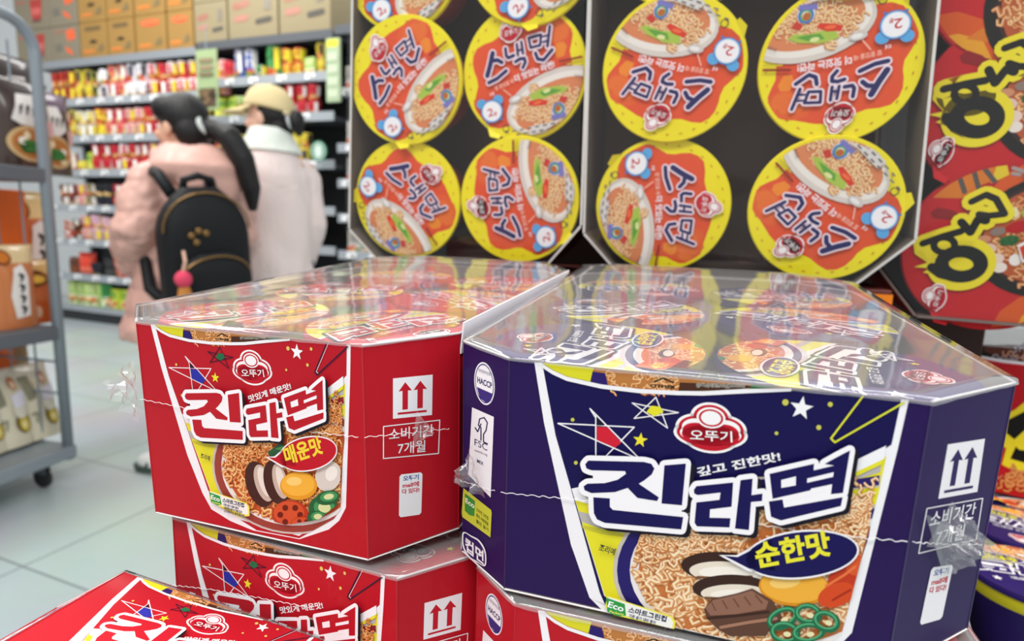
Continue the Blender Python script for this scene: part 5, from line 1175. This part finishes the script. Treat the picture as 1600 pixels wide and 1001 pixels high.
def arm_tube(mb, P, rr, m): 
    Q = []; R2 = []
    for i in range(len(P) - 1):
        for k in range(5): t_ = k / 5; Q.append(Vector(P[i]).lerp(Vector(P[i + 1]), t_)); R2.append(rr[i] + (rr[i + 1] - rr[i]) * t_)
    Q.append(Vector(P[-1])); R2.append(rr[-1]); mb.tube(Q, 0, m, 16, R2)
def hand(mb, w, d, up, m, s=1.0):
    """palm plus four curled fingers and a thumb, from wrist w pointing along d"""
    w = Vector(w); d = Vector(d).normalized(); sd = d.cross(Vector(up)).normalized(); nrm = sd.cross(d)
    arm_tube(mb, [w, w + d * .045 * s, w + d * .085 * s], [.024 * s, .036 * s, .036 * s], m)
    for i, (o_, ln) in enumerate(((-.030, .062), (-.010, .074), (.010, .070), (.030, .055))):
        b = w + d * .085 * s + sd * o_ * s; arm_tube(mb, [b - d * .02, b + d * ln * .45 * s + nrm * -.004, b + d * ln * .8 * s - nrm * .018, b + d * ln * .95 * s - nrm * .034], [.0105, .0100, .009, .0075], m)
    b = w + d * .03 * s - sd * .03 * s; arm_tube(mb, [b, b + d * .03 - sd * .022, b + d * .058 - sd * .03 - nrm * .008], [.013, .0115, .009], m)
def person_body(parent, H, arms, legs, head_yaw, head_at, skin=SKIN):
    mb = MB(); k = H / 1.6
    loft(mb, [(0, 0, .78 * k, .15 * k, .10 * k), (0, 0, .86 * k, .17 * k, .115 * k), (0, 0, .98 * k, .135 * k, .095 * k), (0, .01, 1.14 * k, .155 * k, .11 * k), (0, 0, 1.25 * k, .165 * k, .10 * k), (0, 0, 1.31 * k, .10 * k, .07 * k)], skin)
    hx, hy, hz = head_at
    arm_tube(mb, [(0, -.01, 1.26 * k), (hx * .5, hy * .5, 1.34 * k), (hx, hy - .005, hz - .06)], [.065, .055, .056], skin)
    for P in arms: arm_tube(mb, P[:3], [.055, .042, .028], skin); hand(mb, P[2], Vector(P[3]), P[4], skin)
    for P in legs: arm_tube(mb, P[:3], [.085, .06, .038], skin); f = Vector(P[3]).normalized(); a_ = Vector(P[2]); arm_tube(mb, [a_, a_ + Vector((0, 0, -.05)) + f * .03, a_ + Vector((0, 0, -.065)) + f * .14], [.036, .034, .026], skin)
    # head: skull, jaw, nose, brow, lips, ears
    Mh = Matrix.Rotation(R_(head_yaw), 4, 'Z'); T = lambda x, y, z: Mh @ Vector((x, y, z)) + Vector((hx, hy, hz))
    ball(mb, T(0, -.008, .035), (.074, .094, .088), skin, Mh); ball(mb, T(0, .018, -.02), (.062, .072, .085), skin, Mh); ball(mb, T(0, .058, -.082), (.030, .026, .024), skin, Mh)
    arm_tube(mb, [T(0, .083, .022), T(0, .100, -.008), T(0, .103, -.024)], [.008, .011, .013], skin); ball(mb, T(0, .088, -.058), (.024, .010, .010), skin, Mh)
    for s_ in (-1, 1): ball(mb, T(s_ * .073, -.005, -.008), (.010, .020, .032), skin, Mh); ball(mb, T(s_ * .035, .072, -.025), (.024, .018, .022), skin, Mh)
    o = remeshed('body', mb, skin, parent, .0065, 2)
    for s_ in (-1, 1):
        mb = MB(); ball(mb, T(s_ * .031, .079, .006), (.013, .009, .009), mat('EDE8E4', .2), Mh, 12); ball(mb, T(s_ * .031, .0855, .006), (.006, .0035, .006), mat('20140F', .2), Mh, 10); mb.build('eye', parent)
        mb = MB(); arm_tube(mb, [T(s_ * .016, .091, .026), T(s_ * .034, .089, .030), T(s_ * .05, .078, .024)], [.003, .0035, .002], mat('1E1614', .6)); mb.build('eyebrow', parent)
    mb = MB(); ball(mb, T(0, .0975, -.055), (.020, .004, .0035), mat('B8646A', .4), Mh, 12); ball(mb, T(0, .0965, -.063), (.017, .004, .004), mat('B8646A', .4), Mh, 12); mb.build('lips', parent)
    return T, Mh
def shoe(parent, p, f, c, sole):
    f = Vector(f).normalized(); a_ = math.atan2(f.y, f.x) - math.pi / 2; M = Matrix.Translation(p) @ Matrix.Rotation(a_, 4, 'Z')
    mb = MB(); vs = []
    for z, g in ((0, 1.0), (.028, 1.04)):
        vs.append([M @ Vector((x * g, y * g + .05, z)) for x, y in [(.042 * math.copysign(abs(math.cos(t_)) ** .8, math.cos(t_)), .128 * math.sin(t_)) for t_ in [2 * math.pi * k / 24 for k in range(24)]]])
    V = vs[0] + vs[1]; mb.add(V, [(k, (k + 1) % 24, 24 + (k + 1) % 24, 24 + k) for k in range(24)] + [tuple(reversed(range(24))), tuple(range(24, 48))], mat(sole, .6)); s_ = mb.build('shoe_sole', parent)
    mb = MB(); ball(mb, M @ Vector((0, .07, .04)), (.042, .10, .045), mat(c, .5), M.to_3x3().to_4x4()); ball(mb, M @ Vector((0, -.01, .06)), (.042, .065, .06), mat(c, .5), M.to_3x3().to_4x4()); remeshed('shoe', mb, mat(c, .5), parent, .007, 1)
    mb = MB(); 
    for j in range(2): mb.tube([M @ Vector((sx * .043, .10 - j * .05, .035 + .02 * j)) for sx in (-1, -1.02)] + [M @ Vector((0, .09 - j * .05, .092 + .012 * j)), M @ Vector((.043, .10 - j * .05, .035 + .02 * j))], .006, mat('2A2A30', .6), 6)
    mb.build('shoe_stripe', parent)
def quilt(zs, amp, f):
    return lambda c: amp * (abs(math.sin((c.z + .03 * math.sin(c.x * 9 + c.y * 7)) * math.pi / zs)) ** .6 - .6) + .012 * noise.noise(c * f) + .006 * noise.noise(c * 34)
# person in the pink puffer coat
P1 = Vector((-1.295, 2.44, 0)); H1 = 1.57
t = thing('person', 'person with black ponytail in pink quilted puffer coat, black backpack on their back', 'person', M=Matrix.Translation(P1) @ Matrix.Rotation(R_(48), 4, 'Z'))
W1 = t
LA = [(-.15, 0, 1.22), (-.23, -.02, .98), (-.17, .16, .84), (.55, .75, -.35), (0, 0, 1)]
RA = [(.145, .01, 1.22), (.175, .05, .98), (.13, .21, .86), (-.55, .75, -.35), (0, 0, 1)]
LG = [(-.09, 0, .80), (-.11, .03, .44), (-.14, -.02, .08), (-.6, .8, 0)]
RG = [(.09, 0, .80), (.09, .02, .44), (.09, -.06, .08), (0, 1, 0)]
T1, MH1 = person_body(t, H1, [LA, RA], [LG, RG], 24, (-.03, .05, 1.395))
PINK = mat('D6A99C', .42, spec=.4, bump=.25, bscale=26)
mb = MB()
loft(mb, [(-.075, .075, .55, .20, .17), (-.075, .075, .56, .21, .18), (-.055, .055, .70, .205, .175), (-.025, .03, .86, .19, .155), (0, 0, .98, .175, .14), (0, 0, 1.10, .178, .138), (0, 0, 1.19, .165, .125), (0, .0, 1.26, .12, .10), (0, .01, 1.30, .09, .085)], PINK)
for P in (LA, RA):
    s_ = -1 if P[0][0] < 0 else 1
    arm_tube(mb, [(s_ * .11, 0, 1.21), (s_ * .18, -.005, 1.16), (s_ * .235, -.02, .99), (s_ * .215, .09, .88), (s_ * .18, .16, .84)] if s_ < 0 else [(.10, .01, 1.21), (.155, .015, 1.16), (.178, .05, .99), (.165, .15, .89), (.135, .21, .86)], [.07, .078, .076, .07, .056], PINK)
coat = remeshed('puffer_coat', mb, PINK, t, .009, 2, quilt(.105, .011, 14))
mb = MB()
for k in range(15):
    pass
tor = [Vector((.13 * math.cos(a_), .025 + .115 * math.sin(a_), 1.272 + .03 * math.sin(a_))) for a_ in [2 * math.pi * k / 24 for k in range(25)]]
mb.tube(tor, .03, PINK, 14); loft(mb, [(0, -.01, 1.17, .14, .12), (0, -.025, 1.20, .188, .16), (0, -.035, 1.245, .185, .165), (0, -.02, 1.29, .145, .135), (0, 0, 1.325, .11, .11), (0, 0, 1.31, .09, .09)], PINK); ball(mb, (0, -.135, 1.175), (.12, .05, .085), PINK); ball(mb, (0, -.145, 1.12), (.06, .035, .06), PINK)
remeshed('hood', mb, PINK, t, .009, 3, lambda c: .010 * noise.noise(c * 11))
TRS = mat('1C1D22', .8)
mb = MB(); loft(mb, [(0, 0, .74, .17, .13), (0, 0, .84, .175, .13), (0, 0, .92, .15, .11)], TRS)
for P in (LG, RG): arm_tube(mb, [P[0], P[1], (P[2][0], P[2][1], .075)], [.10, .078, .062], TRS)
remeshed('trousers', mb, TRS, t, .009, 2)
for P in (LG, RG): shoe(t, Vector((P[2][0], P[2][1] - .005, 0)), P[3], 'D9DAD8', '3A4A42')
mb = MB()                                             # hair: cap of hair swept back into a ponytail
ball(mb, T1(0, -.022, .045), (.086, .098, .094), HAIR, MH1); ball(mb, T1(0, -.06, -.01), (.076, .062, .075), HAIR, MH1); ball(mb, T1(-.045, .03, .07), (.045, .055, .05), HAIR, MH1); ball(mb, T1(.045, .03, .07), (.045, .055, .05), HAIR, MH1)
remeshed('hair', mb, HAIR, t, .006, 2)
mb = MB(); arm_tube(mb, [T1(.01, -.10, .02), T1(.03, -.155, -.01), (.07, -.16, 1.36), (.11, -.18, 1.28), (.14, -.18, 1.17), (.15, -.17, 1.08)], [.03, .042, .046, .045, .038, .016], HAIR); remeshed('ponytail', mb, HAIR, t, .007, 2)
mb = MB(); c_ = T1(.012, -.112, .018); mb.tube([c_ + MH1 @ Vector((.034 * math.cos(a_), .012 * math.sin(a_) , .034 * math.sin(a_))) for a_ in [2 * math.pi * k / 16 for k in range(17)]], .012, mat('D6DCD8', .6), 8); mb.build('hair_tie', t, smooth=True)
# backpack: carried, so a thing of its own
BK = mat('0E1014', .6, spec=.3, bump=.12, bscale=70); BRZ = mat('8A6A3E', .35, metal=.7)
BM = t.matrix_world @ Matrix.Translation((-.055, -.235, .67)) @ Matrix.Rotation(R_(-5), 4, 'Y') @ Matrix.Rotation(R_(6), 4, 'X')
b = thing('backpack', 'black backpack with bronze zips and tassel charm on the puffer coat', 'backpack', M=BM)
def pack(mb, w, d, h, y, z0, m):
    R = []
    for i in range(15):
        v = i / 14; z = z0 + h * v; k_ = (1 - max(0, (v - .62) / .38) ** 2.4 * .62) * (1 - max(0, (.12 - v) / .12) ** 2 * .12); R.append((0, y, z, w / 2 * k_, d / 2 * (1 - max(0, (v - .6) / .4) ** 2 * .55)))
    n = 32; vs = [Vector((x + rx * math.copysign(abs(math.cos(2 * math.pi * k / n)) ** .55, math.cos(2 * math.pi * k / n)), yy + ry * math.copysign(abs(math.sin(2 * math.pi * k / n)) ** .55, math.sin(2 * math.pi * k / n)), z)) for x, yy, z, rx, ry in R for k in range(n)]
    mb.add(vs, [(i * n + k, i * n + (k + 1) % n, (i + 1) * n + (k + 1) % n, (i + 1) * n + k) for i in range(14) for k in range(n)] + [tuple(reversed(range(n))), tuple(14 * n + k for k in range(n))], m)
mb = MB(); pack(mb, .31, .15, .49, 0, 0, BK); remeshed('main_compartment', mb, BK, b, .008, 2)
mb = MB(); pack(mb, .26, .08, .25, -.075, .015, BK); fp = remeshed('front_pocket', mb, BK, b, .007, 2)
mb = MB(); mb.tube([(-.125 * math.cos(a_) * 1.0, -.112 + .02 * (1 - math.sin(a_)), .17 + .085 * math.sin(a_)) for a_ in [math.pi * k / 14 for k in range(15)]], .004, BRZ, 6); mb.build('zip', fp)
mb = MB(); mb.tube([(-.15 * math.cos(a_), -.05 * 1 + .0, .34 + .135 * math.sin(a_)) for a_ in [math.pi * k / 14 for k in range(15)]], .004, BRZ, 6); mb.build('zip', b)
mb = MB(); mb.tube([(-.05, .03, .46), (-.045, .01, .515), (0, .0, .53), (.045, .01, .515), (.05, .03, .46)], .014, BK, 10); mb.build('grab_handle', b, smooth=True)
for s_ in (-1, 1):
    mb = MB(); mb.tube([(s_ * .07, .07, .46), (s_ * .085, .13, .52), (s_ * .09 + .02, .22, .53), (s_ * .10 + .03, .31, .45), (s_ * .125 + .01, .30, .26), (s_ * .14 - .01, .16, .10), (s_ * .12, .05, .05)], .022, BK, 10); mb.build('strap', b, smooth=True)
mb = MB()
for x, z in ((-.07, .33), (-.045, .345), (-.02, .335), (-.055, .305)): ball(mb, (x, -.082, z), (.012, .006, .012), BRZ, None, 10)
mb.build('metal_badge', b)
ch = thing('key_charm', 'pink pompom and tan tassel charm hanging at left of the black backpack', 'charm', M=BM @ Matrix.Translation((-.135, -.15, .085)))
mb = MB(); ball(mb, (0, 0, .11), (.028, .028, .03), mat('D2405E', .9)); mb.build('pompom', ch, smooth=True)
mb = MB(); mb.tube([(0, 0, .13), (.012, .0, .17), (.02, .03, .20)], .006, mat('C9A08A', .5), 8); mb.build('cord', ch)
mb = MB(); mb.lathe([(.014, .09), (.02, .07), (.034, .0), (.036, -.06)], mat('B8762E', .7), 18); mb.build('tassel', ch, smooth=True)
# person in the beige cap
P2p = Vector((-1.16, 2.87, 0)); H2 = 1.6
t = thing('person', 'person in beige baseball cap and pale pink fleece jacket with white collar', 'person', M=Matrix.Translation(P2p) @ Matrix.Rotation(R_(46), 4, 'Z') @ Matrix.Scale(1.045, 4))
LA = [(-.145, 0, 1.26), (-.195, -.01, .99), (-.18, .10, .76), (0, .3, -1), (0, 1, 0)]
RA = [(.145, 0, 1.26), (.185, .0, .99), (.17, .12, .77), (0, .3, -1), (0, 1, 0)]
LG2 = [(-.09, 0, .82), (-.09, .03, .45), (-.10, -.02, .08), (-.1, 1, 0)]; RG2 = [(.09, 0, .82), (.09, .03, .45), (.10, .0, .08), (.1, 1, 0)]
T2, MH2 = person_body(t, H2, [LA, RA], [LG2, RG2], 36, (0, .03, 1.452), mat('DDB09A', .5))
FLE = mat('EBDAD6', .85, bump=.5, bscale=55); COL = mat('DDE3DA', .85, bump=.4, bscale=90)
mb = MB(); loft(mb, [(0, 0, .72, .165, .135), (0, 0, .74, .175, .14), (0, 0, .92, .172, .138), (0, 0, 1.08, .172, .135), (0, 0, 1.20, .168, .122), (0, 0, 1.28, .13, .105), (0, 0, 1.33, .09, .085)], FLE)
for P in (LA, RA):
    s_ = -1 if P[0][0] < 0 else 1
    arm_tube(mb, [(s_ * .11, 0, 1.255), (s_ * .165, 0, 1.19), (s_ * .19, -.01, .99), (s_ * .18, .08, .82), (s_ * .172, .10, .79)], [.06, .066, .064, .06, .054], FLE)
remeshed('fleece_jacket', mb, FLE, t, .009, 3, lambda c: .007 * noise.noise(c * 7) + .004 * math.sin(c.x * 40 + 6 * noise.noise(c * 4)) * (1 if c.z < 1.15 else .3))
mb = MB(); loft(mb, [(0, .0, 1.30, .135, .115), (0, .01, 1.33, .125, .11), (0, .015, 1.38, .098, .098), (0, .02, 1.41, .085, .088), (0, .02, 1.405, .075, .078)], COL); remeshed('collar', mb, COL, t, .007, 2, lambda c: .004 * noise.noise(c * 15))
JN = mat('3A4250', .8); mb = MB(); loft(mb, [(0, 0, .74, .165, .125), (0, 0, .84, .17, .125), (0, 0, .92, .14, .10)], JN)
for P in (LG2, RG2): arm_tube(mb, [P[0], P[1], (P[2][0], P[2][1], .075)], [.095, .075, .06], JN)
remeshed('trousers', mb, JN, t, .009, 2)
for P in (LG2, RG2): shoe(t, Vector((P[2][0], P[2][1] - .005, 0)), P[3], 'E2E2E0', 'C9C9C6')
mb = MB(); ball(mb, T2(0, -.03, .02), (.083, .085, .09), HAIR, MH2); ball(mb, T2(0, -.06, -.045), (.066, .05, .055), HAIR, MH2); remeshed('hair', mb, HAIR, t, .006, 2)
mb = MB(); ball(mb, T2(.0, -.135, -.01), (.038, .036, .05), HAIR, MH2); arm_tube(mb, [T2(0, -.10, .0), T2(0, -.14, -.02), T2(0, -.15, -.075)], [.025, .032, .012], HAIR); remeshed('ponytail', mb, HAIR, t, .006, 2)
CAPM = mat('DCC998', .8, bump=.2, bscale=120); mb = MB()
n = 32; vs = []; fs = []                                # dome with a lower back edge
for i in range(13):
    a_ = R_(90 * i / 12)
    for k in range(n):
        b_ = 2 * math.pi * k / n; r_ = math.cos(a_) ** .75; vs.append(T2(.094 * r_ * math.cos(b_), -.012 + .112 * r_ * math.sin(b_), .040 - .022 * max(0, -math.sin(b_)) * (1 - i / 12) + .105 * math.sin(a_) + .012 * max(0, math.sin(b_)) * math.cos(a_)))
fs = [(i * n + k, i * n + (k + 1) % n, (i + 1) * n + (k + 1) % n, (i + 1) * n + k) for i in range(12) for k in range(n)] + [tuple(12 * n + k for k in range(n)), tuple(reversed(range(n)))]
mb.add(vs, fs, CAPM); cp = mb.build('cap', t, smooth=True)
mb = MB(); vs = []; K = 16
for lay in (0, 1):
    for j in range(6):
        for k in range(K + 1):
            b_ = R_(20 + 140 * k / K); e_ = j / 5; rx, ry = .094 + .0 * e_, .112
            x, y = rx * math.cos(b_) * (1 - .12 * e_), -.012 + ry * math.sin(b_) + e_ * .12 * math.sin(b_) ** .6
            vs.append(T2(x, y, .046 - .018 * e_ - .20 * (x * x) * 8 * e_ * .6 - lay * .004))
S_ = K + 1; o = 6 * S_
for j in range(5):
    for k in range(K): a_ = j * S_ + k; fs_ = None; mb.f.append([a_, a_ + S_, a_ + S_ + 1, a_ + 1]); mb.fm.append(0); mb.f.append([o + a_, o + a_ + 1, o + a_ + S_ + 1, o + a_ + S_]); mb.fm.append(0)
for k in range(K): a_ = 5 * S_ + k; mb.f.append([a_, a_ + o, a_ + o + 1, a_ + 1]); mb.fm.append(0)
mb.v = vs; mb.mi(CAPM); mb.build('cap_brim', cp, smooth=True)
mb = MB(); ball(mb, T2(0, -.012, .146), (.009, .009, .006), CAPM, MH2, 10); mb.build('cap_button', cp)
mb = MB(); mb.tube([T2(-.05, -.105, .02), T2(0, -.122, .012), T2(.05, -.105, .02)], .010, mat('E3D4AC', .8), 8); mb.build('cap_strap', cp)
mb = MB(); mb.tube([T2(.034 * math.cos(a_), -.112 + .006 * math.sin(a_), -.01 + .034 * math.sin(a_)) for a_ in [2 * math.pi * k / 16 for k in range(17)]], .008, mat('C8CED0', .3), 8); mb.build('hair_tie', t)
